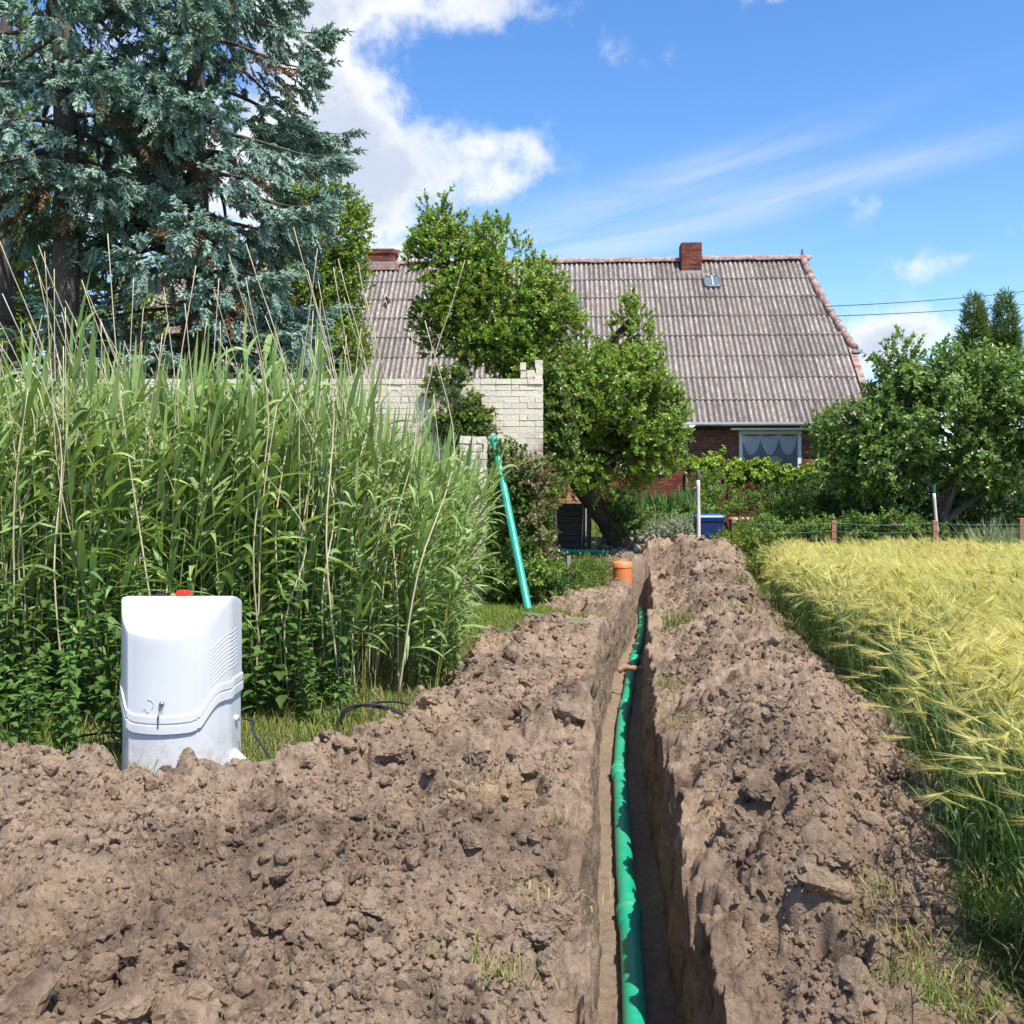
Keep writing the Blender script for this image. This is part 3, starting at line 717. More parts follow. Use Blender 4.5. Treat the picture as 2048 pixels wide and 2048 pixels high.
def build_cabinet():
    C = Vector((-1.915, 5.85, 0.0))
    root = empty('equipment_cabinet', C); tag(root, 'white plastic equipment cabinet with red beacon standing behind the heaped earth', 'cabinet')
    hw, cf, yf, yc, yb = .315, .196, -.23, -.02, .24     # half width, half front panel, front, chamfer end, back
    pts = []
    def seg(a, b, n, bow=0.0):
        a = np.array(a); b = np.array(b); d = b - a; nrm = np.array([d[1], -d[0]]); nrm = nrm / np.linalg.norm(nrm)
        for k in range(n):
            t = k / n; pts.append(tuple(a + d * t + nrm * bow * 4 * t * (1 - t)))
    def corner(a, p, b, r, n=4):
        a, p, b = map(np.array, (a, p, b)); u = (a - p) / np.linalg.norm(a - p); v = (b - p) / np.linalg.norm(b - p)
        p0, p1 = p + u * r, p + v * r
        return [tuple((1 - t) ** 2 * p0 + 2 * t * (1 - t) * p + t * t * p1) for t in np.linspace(0, 1, n)]
    raw = [(-hw, yb), (-hw, yc), (-cf, yf), (cf, yf), (hw, yc), (hw, yb)]
    ring = []
    rad = [.03, .05, .011, .011, .05, .03]; bow = [0, .010, .034, .010, 0, 0]
    cs = [corner(raw[i - 1], raw[i], raw[(i + 1) % 6], rad[i]) for i in range(6)]
    for i in range(6):
        ring += cs[i]
        a = np.array(cs[i][-1]); b = np.array(cs[(i + 1) % 6][0]); d = b - a; nr = np.array([d[1], -d[0]]) / np.linalg.norm(d)
        n = 14 if i < 5 else 6
        for k in range(1, n):
            t = k / n; ring.append(tuple(a + d * t - nr * bow[i] * 4 * t * (1 - t) * -1))
    ring = np.array(ring); n = len(ring)
    cen = np.array([0, .02])
    def outline(off):
        t = np.roll(ring, -1, 0) - np.roll(ring, 1, 0); nr = np.stack([t[:, 1], -t[:, 0]], 1); nr /= np.linalg.norm(nr, axis=1)[:, None]
        s = np.sign(np.sum(nr * (ring - cen), axis=1)); nr *= s[:, None]
        return ring + nr * off
    ax = np.abs(ring[:, 0]); 
    # belt line: low over the front panel, sweeping up on the chamfers, level again on the sides
    belt = .36 + .135 * ss(cf * .9, hw - .035, ax) + .012 * (ax / cf) ** 2 * (ax < cf) + .012 * ss(cf * .9, cf, ax)
    belt = np.where(ring[:, 1] > yc + .02, .36 + .135 + .024, belt)
    def loft(levels, name, parent, caps=(False, False)):
        V = np.concatenate([np.column_stack([outline(o_), z_ if np.ndim(z_) else np.full(n, z_)]) for o_, z_ in levels])
        i = np.arange(len(levels) - 1)[:, None] * n; j = np.arange(n)[None, :]; j2 = (j + 1) % n
        Fs = [np.stack([i + j, i + j2, i + n + j2, i + n + j], -1).reshape(-1, 4)]
        r_ = mk(name, V, Fs, M['white'], parent, smooth=True); r_.modifiers.new('edges', 'EDGE_SPLIT').split_angle = math.radians(24); return r_
    # hood: body ring rises to the sloped front and the crown, closed with a domed top
    Htop = 1.015
    def slope(xy):     # height of the sloped lid over a plan point
        return np.minimum(.848 + (xy[:, 1] - yf) * .80, Htop - .05 * np.clip((xy[:, 1] - .02) / .22, 0, 1) ** 2)
    lv = []
    base = outline(0); top = slope(base)
    zs = [(0.0, 0.0), (0, .25), (0, .5), (0, .75), (0, .9), (0, .965)]
    V = []; 
    for o_, q in zs: V.append(np.column_stack([base, belt + .02 + (top - .012 - belt - .02) * (q / .965)]))
    for sc_, up in ((.996, .001), (.985, .005)):           # rounded edge
        xy = cen + (base - cen) * sc_; V.append(np.column_stack([xy, np.minimum(top + up - .004, slope(xy) + .0)]))
    for sc_ in (.93, .85, .72, .55, .35, .15, .02):
        xy = cen + (base - cen) * sc_; V.append(np.column_stack([xy, slope(xy) + .004]))
    m_ = len(V); V = np.concatenate(V)
    i = np.arange(m_ - 1)[:, None] * n; j = np.arange(n)[None, :]; j2 = (j + 1) % n
    hood = mk('hood', V, [np.stack([i + j, i + j2, i + n + j2, i + n + j], -1).reshape(-1, 4)], M['white'], root, smooth=True)
    mdf = hood.modifiers.new('edges', 'EDGE_SPLIT'); mdf.split_angle = math.radians(22)
    loft([(.0, belt + .034), (.004, belt + .032), (.008, belt + .028), (.0085, belt - .006), (.006, belt - .010), (.003, belt - .012), (.002, belt - .02)], 'hood_rim', hood)
    b2 = belt - .018
    loft([(.003, b2), (.007, b2 - .001), (.0095, b2 - .004), (.0095, b2 - .047), (.006, b2 - .051), (-.004, b2 - .053)], 'base_rim', root)
    lower = loft([(-.006, belt - .06), (-.006, .22), (-.004, .1), (0, .02), (0, -.12)], 'plinth', root)
    # louvres pressed into the right chamfer and side
    for k in range(10):
        z0 = .60 + k * .0225
        line = []
        side = [(p, s_) for p, s_ in zip(outline(.0015), range(n)) if p[0] > cf + .045 and p[1] < .12]
        side.sort(key=lambda q: q[0][1])
        for p, _ in side:
            u = (p[0] - (cf + .04)) / (hw - cf - .04)
            z = z0 - .075 + .085 * min(u / .82, 1.0) + .02 * max(0, (p[1] - yc) / .14)
            line.append((p[0], p[1], z))
        V, Fq, Fc = tube(line, [.0006] + [.0016] * (len(line) - 2) + [.0006], 6); mk('louvre', V, [Fq] + Fc, M['white'], hood, smooth=True)
    # lock with wire and hanging key
    chrome = simple('lock_metal', (.42, .41, .42), .3, metal=1.0)
    yF = yf - .0345
    lock = empty('lock', (.005, yF, .46), parent=root)
    V, Fq = lathe([(0, .016), (.008, .016), (.0125, .012), (.014, .003), (.014, -.01)], 20); l = mk('lock_cylinder', V, [Fq], chrome, lock, smooth=True); l.rotation_euler = (math.radians(90), 0, 0)
    V, Fq, Fc = tube(spline([(0, -.012, -.006), (-.01, -.014, -.02), (-.008, -.012, -.05), (-.013, -.011, -.075)], 12), .0013, 5); mk('wire_loop', V, [Fq] + Fc, chrome, lock, smooth=True)
    V, Fq, Fc = tube(spline([(0, -.012, -.012), (.006, -.012, -.03), (.002, -.011, -.06)], 8), .0011, 5); mk('wire_loop', V, [Fq] + Fc, chrome, lock, smooth=True)
    mb = MB(); mb.box((-.021, -.0135, -.10), (-.012, -.011, -.062)); mb.box((-.019, -.0135, -.13), (-.014, -.011, -.10)); mb.box((-.022, -.0135, -.128), (-.019, -.011, -.112)); k_ = mb.build('key', chrome, lock)
    # pencil-like scribble left on the hood by the loose wire
    mb = MB()
    mb.tube(spline([(-.075, yF + .002, .487), (-.05, yF + .0005, .475), (-.04, yF, .45), (-.052, yF + .0005, .43)], 14), .0013, 5)
    mb.tube(spline([(-.1, yF + .004, .432), (-.085, yF + .0025, .437), (-.08, yF + .002, .425), (-.065, yF + .001, .415)], 10), .0012, 5)
    mb.build('loose_wire', simple('dull_wire', (.5, .47, .42), .6), root, smooth=True)
    # beacon
    bz = Htop - .012
    bc = empty('beacon', (.02, .06, bz - .002), parent=root); bc.scale = (.85, .85, .85)
    red = simple('beacon_red', (.55, .012, .006), .18, (.75, .05, .02), 60, spec=.6)
    V, Fq = lathe([(.058, 0), (.058, .014), (.052, .018), (.05, .02)], 28); mk('collar', V, [Fq], M['white'], bc, smooth=True)
    th = np.linspace(0, 2 * math.pi, 60, endpoint=False); prof = [(.047, .018), (.050, .022), (.050, .045), (.046, .055), (.034, .06), (.0, .061)]
    V = []; 
    for r_, z_ in prof:
        rr = r_ * (1 + .03 * np.sign(np.sin(th * 15)) * (.02 < z_ < .05)); V.append(np.stack([rr * np.cos(th), rr * np.sin(th), np.full(60, z_)], 1))
    V = np.concatenate(V); i = np.arange(5)[:, None] * 60; j = np.arange(60)[None, :]; j2 = (j + 1) % 60
    mk('lens', V, [np.stack([i + j, i + j2, i + 60 + j2, i + 60 + j], -1).reshape(-1, 4)], red, bc)
    mb = MB(); mb.box((-.25, .235, Htop - .06), (.25, .25, Htop - .015)); mb.box((-.16, .10, Htop - .03), (-.09, .16, Htop + .012)); mb.build('dark_gap_strip', M['dark'], root)  # black strip stands in for the shaded gap behind the top edge
    # plinth foot and cable gland
    mb = MB(); V, Fq, Fc = tube([(.30, .06, .10), (.36, .0, .075), (.385, -.03, .07)], [.045, .04, .036], 14); mb.add(V, [Fq] + Fc); mb.build('foot', M['white'], root, smooth=True)
    V, Fq, Fc = tube([(hw - .02, .10, .305), (hw + .012, .095, .305)], [.018, .018], 12); mk('cable_gland', V, [Fq] + Fc, M['white'], root, smooth=True)
build_cabinet()

# black cables
def cable(pts, r, label, n=120):
    q = spline(pts, n); V, Fq, Fc = tube(q, r, 8)
    o = mk('cable', V, [Fq] + Fc, M['dark'], smooth=True); tag(o, label, 'cable', 'black cables at the cabinet'); return o
cable([(-1.555, 5.94, .305), (-1.50, 5.93, .29), P(505, 1460, 5.85), P(530, 1500, 5.8), P(550, 1530, 5.72), P(572, 1556, 5.62), P(590, 1580, 5.55)], .0085, 'black cable running from the cabinet side down into the earth')
loop = []
for k in range(34):
    a = k / 12.0 * 2 * math.pi * .9 + .3; w_ = .25 + .02 * math.sin(k * 1.1)
    c = P(755, 1465, 6.75); loop.append((c.x + w_ * math.cos(a) + .02 * math.sin(k * .7), c.y + .10 * math.sin(a * .5 + k * .11), max(.02, c.z + .02 + .19 * math.sin(a) + .03 * math.cos(k))))
cable(loop + [tuple(P(690, 1500, 6.4)), tuple(P(600, 1495, 6.1)), tuple(P(548, 1525, 5.95)), tuple(P(545, 1560, 5.85))], .008, 'black cable coiled in loose loops on the grass by the reeds', 260)
cable([P(800, 1500, 6.7), P(720, 1490, 6.5), P(640, 1488, 6.3), P(570, 1500, 6.1), P(610, 1530, 6.0), P(612, 1560, 5.9)], .0075, 'black cable lying flat in the grass between cabinet and coil', 80)
cable([P(-60, 1500, 6.6), P(120, 1478, 6.5), P(230, 1466, 6.35), (-2.15, 6.1, .1)], .0075, 'black cable in the weeds on the cabinet\'s far side', 60)
# ------------------------------------------------------------------ farmhouse
def brick_mat(name, c1, c2, rough=.85):
    mt, nt, N, L, b, o = nodes_of(name)
    oi = N.new('ShaderNodeObjectInfo'); at = N.new('ShaderNodeAttribute'); at.attribute_name = 'rnd'
    ad = N.new('ShaderNodeMath'); ad.operation = 'ADD'; L.new(oi.outputs['Random'], ad.inputs[0]); L.new(at.outputs['Fac'], ad.inputs[1])
    fr = N.new('ShaderNodeMath'); fr.operation = 'FRACT'; L.new(ad.outputs[0], fr.inputs[0])
    c = mixc(N, L, fr.outputs[0], c1, c2)
    n = add_noise(N, L, 22, 5, .7); c = mixc(N, L, 1.0, c, ramp(N, L, n, [(.25, (.75, .75, .75)), (.75, (1.15, 1.15, 1.15))]), 'MULTIPLY')
    L.new(c, b.inputs['Base Color']); b.inputs['Roughness'].default_value = rough; b.inputs['Specular IOR Level'].default_value = .2
    bump(N, L, b, add_noise(N, L, 50, 5, .7), .5, .006)
    return mt
M['brick'] = brick_mat('house_brick', (.14, .042, .03), (.27, .085, .058)); M['mortar'] = simple('mortar', (.44, .38, .31), .95, (.34, .29, .24), 6, .3, 60)
M['cream'] = None
def cream():
    mt, nt, N, L, b, o = nodes_of('painted_brick')
    n = add_noise(N, L, 3.2, 6, .7); n2 = add_noise(N, L, 26, 5, .7); n3 = add_noise(N, L, .9, 4, .6)
    c = ramp(N, L, n2, [(.25, (.52, .45, .35)), (.5, (.70, .62, .49)), (.8, (.77, .70, .57))])
    g = N.new('ShaderNodeNewGeometry'); s = N.new('ShaderNodeSeparateXYZ'); L.new(g.outputs['Position'], s.inputs[0])
    # paint worn off toward the wall's lower right end, bare purple-brown brick
    mx_ = N.new('ShaderNodeMapRange'); L.new(s.outputs[0], mx_.inputs[0]); mx_.inputs[1].default_value = .12; mx_.inputs[2].default_value = .46
    mz = N.new('ShaderNodeMapRange'); L.new(s.outputs[2], mz.inputs[0]); mz.inputs[1].default_value = 2.75; mz.inputs[2].default_value = 2.2
    mu = N.new('ShaderNodeMath'); mu.operation = 'MULTIPLY'; L.new(mx_.outputs[0], mu.inputs[0]); L.new(mz.outputs[0], mu.inputs[1])
    a = N.new('ShaderNodeMath'); a.operation = 'MULTIPLY'; L.new(mu.outputs[0], a.inputs[0]); L.new(ramp(N, L, add_noise(N, L, 9, 6, .7), [(.36, (0, 0, 0)), (.52, (1, 1, 1))]), a.inputs[1])
    c = mixc(N, L, a.outputs[0], c, (.30, .19, .17))
    c = mixc(N, L, ramp(N, L, n, [(.62, (0, 0, 0)), (.75, (.6, .6, .6))]), c, (.40, .37, .30))
    L.new(c, b.inputs['Base Color']); b.inputs['Roughness'].default_value = .9; b.inputs['Specular IOR Level'].default_value = .15
    bump(N, L, b, n2, .8, .012)
    return mt
M['cream'] = cream()

def roof_mat():
    mt, nt, N, L, b, o = nodes_of('weathered_fibre_cement')
    n = add_noise(N, L, 2.0, 6, .65); f = add_noise(N, L, 15, 6, .75); sp = add_noise(N, L, 19, 5, .65); lo = add_noise(N, L, .8, 7, .7, stretch=(1.6, .6, .6))
    st = add_noise(N, L, 5.0, 5, .7, stretch=(2.2, .6, .6))
    c = ramp(N, L, f, [(.30, (.20, .17, .15)), (.45, (.40, .36, .325)), (.62, (.56, .52, .475)), (.8, (.74, .70, .65))])
    at = N.new('ShaderNodeAttribute'); at.attribute_name = 'Col'; c = mixc(N, L, 1.0, c, at.outputs['Color'], 'MULTIPLY')   # darker in the valleys, lighter on the crests
    c = mixc(N, L, ramp(N, L, sp, [(.56, (0, 0, 0)), (.65, (.85, .85, .85))]), c, (.07, .055, .048))
    c = mixc(N, L, ramp(N, L, add_noise(N, L, 36, 3, .6), [(.62, (0, 0, 0)), (.70, (.8, .8, .8))]), c, (.75, .73, .68))
    c = mixc(N, L, ramp(N, L, st, [(.47, (0, 0, 0)), (.66, (.7, .7, .7))]), c, (.20, .14, .12))
    c = mixc(N, L, ramp(N, L, lo, [(.56, (0, 0, 0)), (.72, (.42, .42, .42))]), c, (.33, .20, .165))
    c = mixc(N, L, ramp(N, L, add_noise(N, L, 4.2, 9, .82), [(.47, (0, 0, 0)), (.6, (.62, .62, .62))]), c, (.15, .115, .10))
    oi = N.new('ShaderNodeObjectInfo'); mr = N.new('ShaderNodeMapRange'); L.new(oi.outputs['Random'], mr.inputs[0]); mr.inputs[3].default_value = .80; mr.inputs[4].default_value = 1.10
    h = N.new('ShaderNodeHueSaturation'); L.new(c, h.inputs['Color']); L.new(mr.outputs[0], h.inputs['Value'])
    L.new(h.outputs[0], b.inputs['Base Color']); b.inputs['Roughness'].default_value = .92; b.inputs['Specular IOR Level'].default_value = .15
    bump(N, L, b, f, .6, .01)
    return mt
M['roof'] = roof_mat()
M['tile'] = simple('red_ridge_tile', (.27, .085, .055), .85, (.42, .36, .33), 7, .5, 40)
M['gutter'] = simple('zinc', (.34, .33, .33), .45, (.44, .43, .43), 6, metal=.6); M['tar'] = simple('dark_board', (.025, .027, .032), .6)
M['wpaint'] = simple('white_paint', (.72, .73, .74), .4, (.80, .80, .80), 5); M['wood'] = simple('red_brown_wood', (.26, .11, .055), .7, (.40, .20, .11), 7, .4, 30, stretch=(6, 6, .8))
M['dwood'] = simple('blackened_wood', (.022, .02, .019), .7, (.05, .045, .042), 9, .4, 40, stretch=(1, 4, 8)); M['gwood'] = simple('grey_wood', (.20, .18, .16), .85, (.32, .29, .26), 8, .5, 40, stretch=(6, 6, .7))
M['pale'] = simple('pale_stake', (.58, .50, .42), .6, (.70, .64, .57), 6, stretch=(4, 4, .6))

HR = math.radians(-2.6)
HO = Vector((9.45, 27.0, 0.0))
def HL(px, py, yl):
    """pixel -> house local point on plane y_local = yl"""
    d = Vector(((px - 1024) / F, 1.0, -(py - HZ) / F)); o = Vector((0, 0, EYE)) - HO
    R = Matrix.Rotation(-HR, 3, 'Z'); o = R @ o; d = R @ d
    t = (yl - o.y) / d.y; return o + d * t

def build_house():
    H = empty('farmhouse', HO, HR); tag(H, 'long red brick farmhouse under a steep lichen-covered corrugated roof', 'house')
    XL = -21.0                                  # far end of the long wall
    ze = HL(1450, 846, -.32).z; zr = HL(1400, 523, 5.0).z
    ye, yr = -.32, 5.0
    sl = math.hypot(yr - ye, zr - ze); ang = math.atan2(zr - ze, yr - ye)
    xv = .38                                    # verge overhang
    xr = HL(1606, 520, 5.0).x                   # ridge end
    ph = HL(1712, 702, 1.7); 
    # height where the half hip meets the verge, on the front slope
    th = .40
    for t in np.linspace(.2, .6, 81):
        q = HL(1700, 702, ye + t * (yr - ye)); z = ze + t * (zr - ze)
        if abs(q.z - z) < .05: th = t; xv = max(.10, q.x - .30)
    def xmax(t):
        if t < th: return xv
        u = (t - th) / (1 - th); return xr + (xv - xr) * (1 - u) ** 1.45
    # ---- front wall, as a mortar slab with bricks set proud of it
    wz0, wz1 = .2, ze + .25
    w0 = HL(1478, 862, 0.0); w1 = HL(1602, 944, 0.0)
    wx0, wx1, wzt, wzb = w0.x, w1.x, w0.z, w1.z
    sx0, sx1 = HL(1195, 900, 0).x, HL(1285, 900, 0).x          # second window behind the tree
    x2a, x2b = HL(1240, 900, 0).x, HL(1330, 900, 0).x
    wall = empty('front_wall', (0, 0, 0), parent=H)
    mb = MB()
    for a, b_ in ((XL, x2a), (x2b, wx0), (wx1, 0)): mb.box((a, .0, wz0 - .4), (b_, .3, wz1))
    mb.box((wx0, .0, wz0 - .4), (wx1, .3, wzb)); mb.box((wx0, .0, wzt), (wx1, .3, wz1)); mb.box((x2a, .0, wz0 - .4), (x2b, .3, wzb)); mb.box((x2a, .0, wzt), (x2b, .3, wz1))
    mb.build('mortar', M['mortar'], wall)
    ch, bl = .0715, .245
    bV = np.array([(x, y, z) for z in (0, 1) for y in (0, 1) for x in (0, 1)], float)
    bF = [[(0, 2, 3, 1), (4, 5, 7, 6), (0, 1, 5, 4), (2, 6, 7, 3), (0, 4, 6, 2), (1, 3, 7, 5)]]
    proto = {}
    def bmesh_of(w):
        if w not in proto:
            V = bV * np.array([w - .012, .012, ch - .012]) + np.array([0, -.0125, 0]); proto[w] = mk('brick', V, bF, M['brick'], link=False).data
        return proto[w]
    rest = MB(); rr = []; nb = 0
    vis = (HL(1285, 900, 0).x, HL(1660, 900, 0).x, HL(1400, 1000, 0).z)
    for r in range(int((wz1 - wz0) / ch)):
        z = wz0 + r * ch; x = XL + (.5 * bl if r % 2 else 0) + .03 * math.sin(r * 7.7)
        k = 0
        while x < -.02:
            w = bl * (.5 if (k + r * 3) % 5 == 0 else 1.0); k += 1
            xa, xb = x, min(x + w, 0); x += w
            if xb - xa < .05: continue
            cut = False
            for (a, b_) in ((wx0, wx1), (x2a, x2b)):
                if xb > a and xa < b_ and z + ch > wzb and z < wzt:
                    if xa < a - .06: xb = a
                    elif xb > b_ + .06: xa = b_
                    else: cut = True
            if cut: continue
            if vis[0] < xa < vis[1] and z > vis[2] and nb < 300 and abs(xb - xa - w) < .001 and z < ze - .2:
                o = bpy.data.objects.new('brick', bmesh_of(w)); COL.objects.link(o); o.parent = wall; o.location = (xa + .006, 0, z + .006); nb += 1
            elif xa > -13.5:
                rest.add(bV * np.array([xb - xa - .012, .012, ch - .012]) + np.array([xa + .006, -.0125, z + .006]), bF); rr += [random.random()] * 8
    o = rest.build('bricks', M['brick'], wall, rnd=rr); tag(o, kind='stuff')
    # right gable and back, left gable
    mb = MB()
    g = [(-.002, 0), (-.002, 10.0)]
    zg = ze + th * (zr - ze)
    tri = np.array([(0, 0.3, -.2), (0, 10, -.2), (0, 10, ze + .3), (0, 10 - (ye * -1 + th * 5.42) - .0, zg - .1), (0, ye + th * (yr - ye), zg - .1), (0, .3, ze + .3)])
    mb.add(np.vstack([tri + np.array([-.3, 0, 0]), tri]), [[(0, 1, 2, 3, 4, 5)], [(11, 10, 9, 8, 7, 6)]]); mb.build('gable_wall', M['mortar'], H)
    mb = MB(); mb.box((XL, 9.7, -.2), (0, 10, ze + .3)); mb.box((XL, .3, -.2), (XL + .3, 9.7, ze + .3)); mb.build('rear_wall', M['mortar'], H)
    # ---- corrugated roof: each sheet its own piece
    roof = empty('roof', (0, ye, ze), parent=H)
    NRW = 8; rl = sl / NRW; SW = 1.05; NWV = 7
    rot = Matrix.Rotation(ang, 4, 'X')
    def sheet(x0, x1, t0, t1, clip):
        nx = max(3, int(round((x1 - x0) / SW * NWV * 8)) + 1); xs = np.linspace(x0, x1, nx)
        ns = 2 if not clip else 6
        V = []
        for k in range(ns):
            s_ = (t0 + (t1 - t0) * k / (ns - 1)) * sl
            if k == 0: s_ -= .05
            lift = .034 - .028 * k / (ns - 1)
            xx = xs.copy()
            if clip: xx = np.minimum(xx, xmax(min(1, max(0, s_ / sl))) - .0)
            V.append(np.stack([xx, np.full(nx, s_), lift + .026 * np.cos((xx - XL) / SW * NWV * 2 * math.pi)], 1))
        V = np.concatenate(V); i = np.arange(ns - 1)[:, None] * nx; j = np.arange(nx - 1)[None, :]
        Fq = np.stack([i + j, i + j + 1, i + nx + j + 1, i + nx + j], -1).reshape(-1, 4)
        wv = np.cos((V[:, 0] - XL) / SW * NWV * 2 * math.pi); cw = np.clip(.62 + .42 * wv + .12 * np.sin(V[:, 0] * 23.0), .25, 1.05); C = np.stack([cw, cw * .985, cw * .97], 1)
        # a lip so that the sheet has an edge
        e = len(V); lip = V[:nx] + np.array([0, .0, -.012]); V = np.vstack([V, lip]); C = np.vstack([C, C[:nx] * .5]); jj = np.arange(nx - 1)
        Fl = np.stack([e + jj, e + jj + 1, jj + 1, jj], -1)
        return V, [Fq, Fl], C
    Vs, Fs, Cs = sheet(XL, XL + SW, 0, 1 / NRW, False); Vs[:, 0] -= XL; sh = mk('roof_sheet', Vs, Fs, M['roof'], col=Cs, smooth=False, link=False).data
    ncol = int((xv - XL) / SW) + 1
    for r in range(NRW):
        t0, t1 = r / NRW, (r + 1) / NRW
        for c in range(ncol):
            x0 = XL + c * SW; x1 = x0 + SW; lim = min(xmax(t0), xmax(t1))
            if x1 <= lim:
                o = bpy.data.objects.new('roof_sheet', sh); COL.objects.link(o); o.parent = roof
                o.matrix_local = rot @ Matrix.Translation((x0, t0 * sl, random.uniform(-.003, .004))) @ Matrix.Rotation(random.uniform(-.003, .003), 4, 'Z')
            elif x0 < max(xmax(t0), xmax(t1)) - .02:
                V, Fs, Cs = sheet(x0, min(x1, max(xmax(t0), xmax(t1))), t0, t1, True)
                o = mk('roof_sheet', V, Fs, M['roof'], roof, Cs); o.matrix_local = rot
    # underside so that no light leaks, rear slope and half hips
    mb = MB()
    e1 = -.03
    tt = np.linspace(0, 1, 12); xs = [xmax(t) - .03 for t in tt]
    V = [(XL, t * (yr - ye), t * (zr - ze) + e1) for t in tt] + [(x, t * (yr - ye), t * (zr - ze) + e1) for x, t in zip(xs, tt)]
    mb.add(V, [[(i, 12 + i, 13 + i, i + 1) for i in range(11)]])
    V = [(XL, 2 * (yr - ye) - t * (yr - ye), t * (zr - ze)) for t in tt] + [(x, 2 * (yr - ye) - t * (yr - ye), t * (zr - ze)) for x, t in zip(xs, tt)]
    mb.add(V, [[(i, i + 1, 13 + i, 12 + i) for i in range(11)]])
    hp = [t for t in tt if t >= th]; V = []
    for t in np.linspace(th, 1, 8): V += [(xmax(t), t * (yr - ye), t * (zr - ze)), (xmax(t), (2 - t) * (yr - ye), t * (zr - ze))]
    mb.add(V, [[(2 * i, 2 * i + 1, 2 * i + 3, 2 * i + 2) for i in range(7)]])
    mb.build('roof_deck', M['roof'], roof)
    # ridge and hip tiles, one by one
    hr_ = yr - ye
    V, Fq = [], []
    a_ = np.linspace(-.2, math.pi + .2, 9); r0 = .12
    for k in range(2):
        for a in a_: V.append((k * .46, r0 * (1 + .12 * k) * math.cos(a), r0 * (1 + .12 * k) * math.sin(a)))
    Fq = [(i, i + 1, 10 + i, 9 + i) for i in range(8)]
    rt = mk('ridge_tile', V, [Fq], M['tile'], smooth=True, link=False).data
    x = XL; k = 0
    while x < xr - .2:
        o = bpy.data.objects.new('ridge_tile', rt); COL.objects.link(o); o.parent = roof
        o.location = (x, hr_, zr - ze + .015 + .01 * math.sin(k * 2.1) + (.03 if x > -4.6 else 0) - .004 * (x - xr) * 0); x += .43; k += 1
    tl = np.linspace(th, 1, 12)
    for i in range(11):
        p0 = Vector((xmax(tl[i]), tl[i] * hr_, tl[i] * (zr - ze) + .05)); p1 = Vector((xmax(tl[i + 1]), tl[i + 1] * hr_, tl[i + 1] * (zr - ze) + .05))
        V, Fq_, Fc = tube([tuple(p0 - (p1 - p0) * .08), tuple(p1)], [.12, .10], 10); mk('hip_tile', V, [Fq_] + Fc, M['tile'], roof, smooth=True)
    # verge trim below the hip: red edge tiles
    for i in range(7):
        t = th * i / 7; t2 = th * (i + 1) / 7
        mb = MB(); mb.add([(xv - .16, t * hr_, t * (zr - ze) + .085), (xv + .02, t * hr_, t * (zr - ze) + .085), (xv + .02, t2 * hr_, t2 * (zr - ze) + .065), (xv - .16, t2 * hr_, t2 * (zr - ze) + .065),
                          (xv - .16, t * hr_, t * (zr - ze) + .05), (xv + .02, t * hr_, t * (zr - ze) - .12), (xv + .02, t2 * hr_, t2 * (zr - ze) - .14), (xv - .16, t2 * hr_, t2 * (zr - ze) + .03)],
                         [[(0, 1, 2, 3), (1, 5, 6, 2), (0, 4, 5, 1), (4, 7, 6, 5), (3, 2, 6, 7), (0, 3, 7, 4)]]); mb.build('verge_tile', M['tile'], roof)
    mb = MB(); mb.box((xv - .1, th * hr_ - .28, th * (zr - ze) - .12), (xv + .16, th * hr_ + 2.0, th * (zr - ze) - .03)); mb.build('hip_gutter', M['gutter'], roof)
    V, Fq_, Fc = tube([(xr - .02, hr_, zr - ze + .0), (xr - .02, hr_, zr - ze + .34)], [.055, .045], 4); f = mk('finial', V, [Fq_] + Fc, M['gwood'], roof)
    # gutter, fascia
    yy = ye - .05
    mb = MB(); V, Fq_, Fc = tube([(XL, yy, ze - .035), (xv - .1, yy, ze - .035)], .055, 10); mb.add(V, [Fq_] + Fc); mb.build('gutter', M['gutter'], H, smooth=True)
    mb = MB(); mb.box((XL, ye + .06, ze - .13), (xv - .15, ye + .10, ze - .02)); mb.box((XL, ye + .10, ze - .13), (xv - .15, -.015, ze - .11)); mb.build('fascia', M['tar'], H)
    dp = HL(1373, 850, -.08)
    V, Fq_, Fc = tube(spline([(dp.x, yy, ze - .06), (dp.x, ye + .1, ze - .3), (dp.x, -.09, ze - .5), (dp.x, -.085, ze - .9), (dp.x, -.085, .5)], 24), .035, 10); mk('downpipe', V, [Fq_] + Fc, M['gutter'], H, smooth=True)
    # ---- window
    def window(x0, x1, z0, z1, curtain):
        W = empty('window', (x0, 0, z0), parent=H); w, h = x1 - x0, z1 - z0; fw = .09
        for (a, b_) in (((0, -.03, 0), (fw, .10, h)), ((w - fw, -.03, 0), (w, .10, h)), ((fw, -.028, h - fw), (w - fw, .098, h)), ((fw, -.028, 0), (w - fw, .098, fw))):
            mb = MB(); mb.box(a, b_); mb.build('frame', M['wpaint'], W)
        glass, nt, N, L, b, o_ = nodes_of('window_glass')
        N.remove(b); t = N.new('ShaderNodeBsdfTransparent'); t.inputs[0].default_value = (.97, .98, 1, 1); gl = N.new('ShaderNodeBsdfGlossy'); gl.inputs[1].default_value = .02; mx = N.new('ShaderNodeMixShader')
        lw = N.new('ShaderNodeFresnel'); lw.inputs[0].default_value = 1.45; L.new(lw.outputs[0], mx.inputs[0]); L.new(t.outputs[0], mx.inputs[1]); L.new(gl.outputs[0], mx.inputs[2]); L.new(mx.outputs[0], o_.inputs[0])
        mb = MB(); mb.add([(fw, .0, fw), (w - fw, .0, fw), (w - fw, .0, h - fw), (fw, .0, h - fw)], [[(0, 1, 2, 3)]]); mb.build('pane', glass, W)
        mb = MB(); mb.box((-.02, -.05, -.06), (w + .02, .12, -.005)); mb.build('sill', M['wpaint'], W)
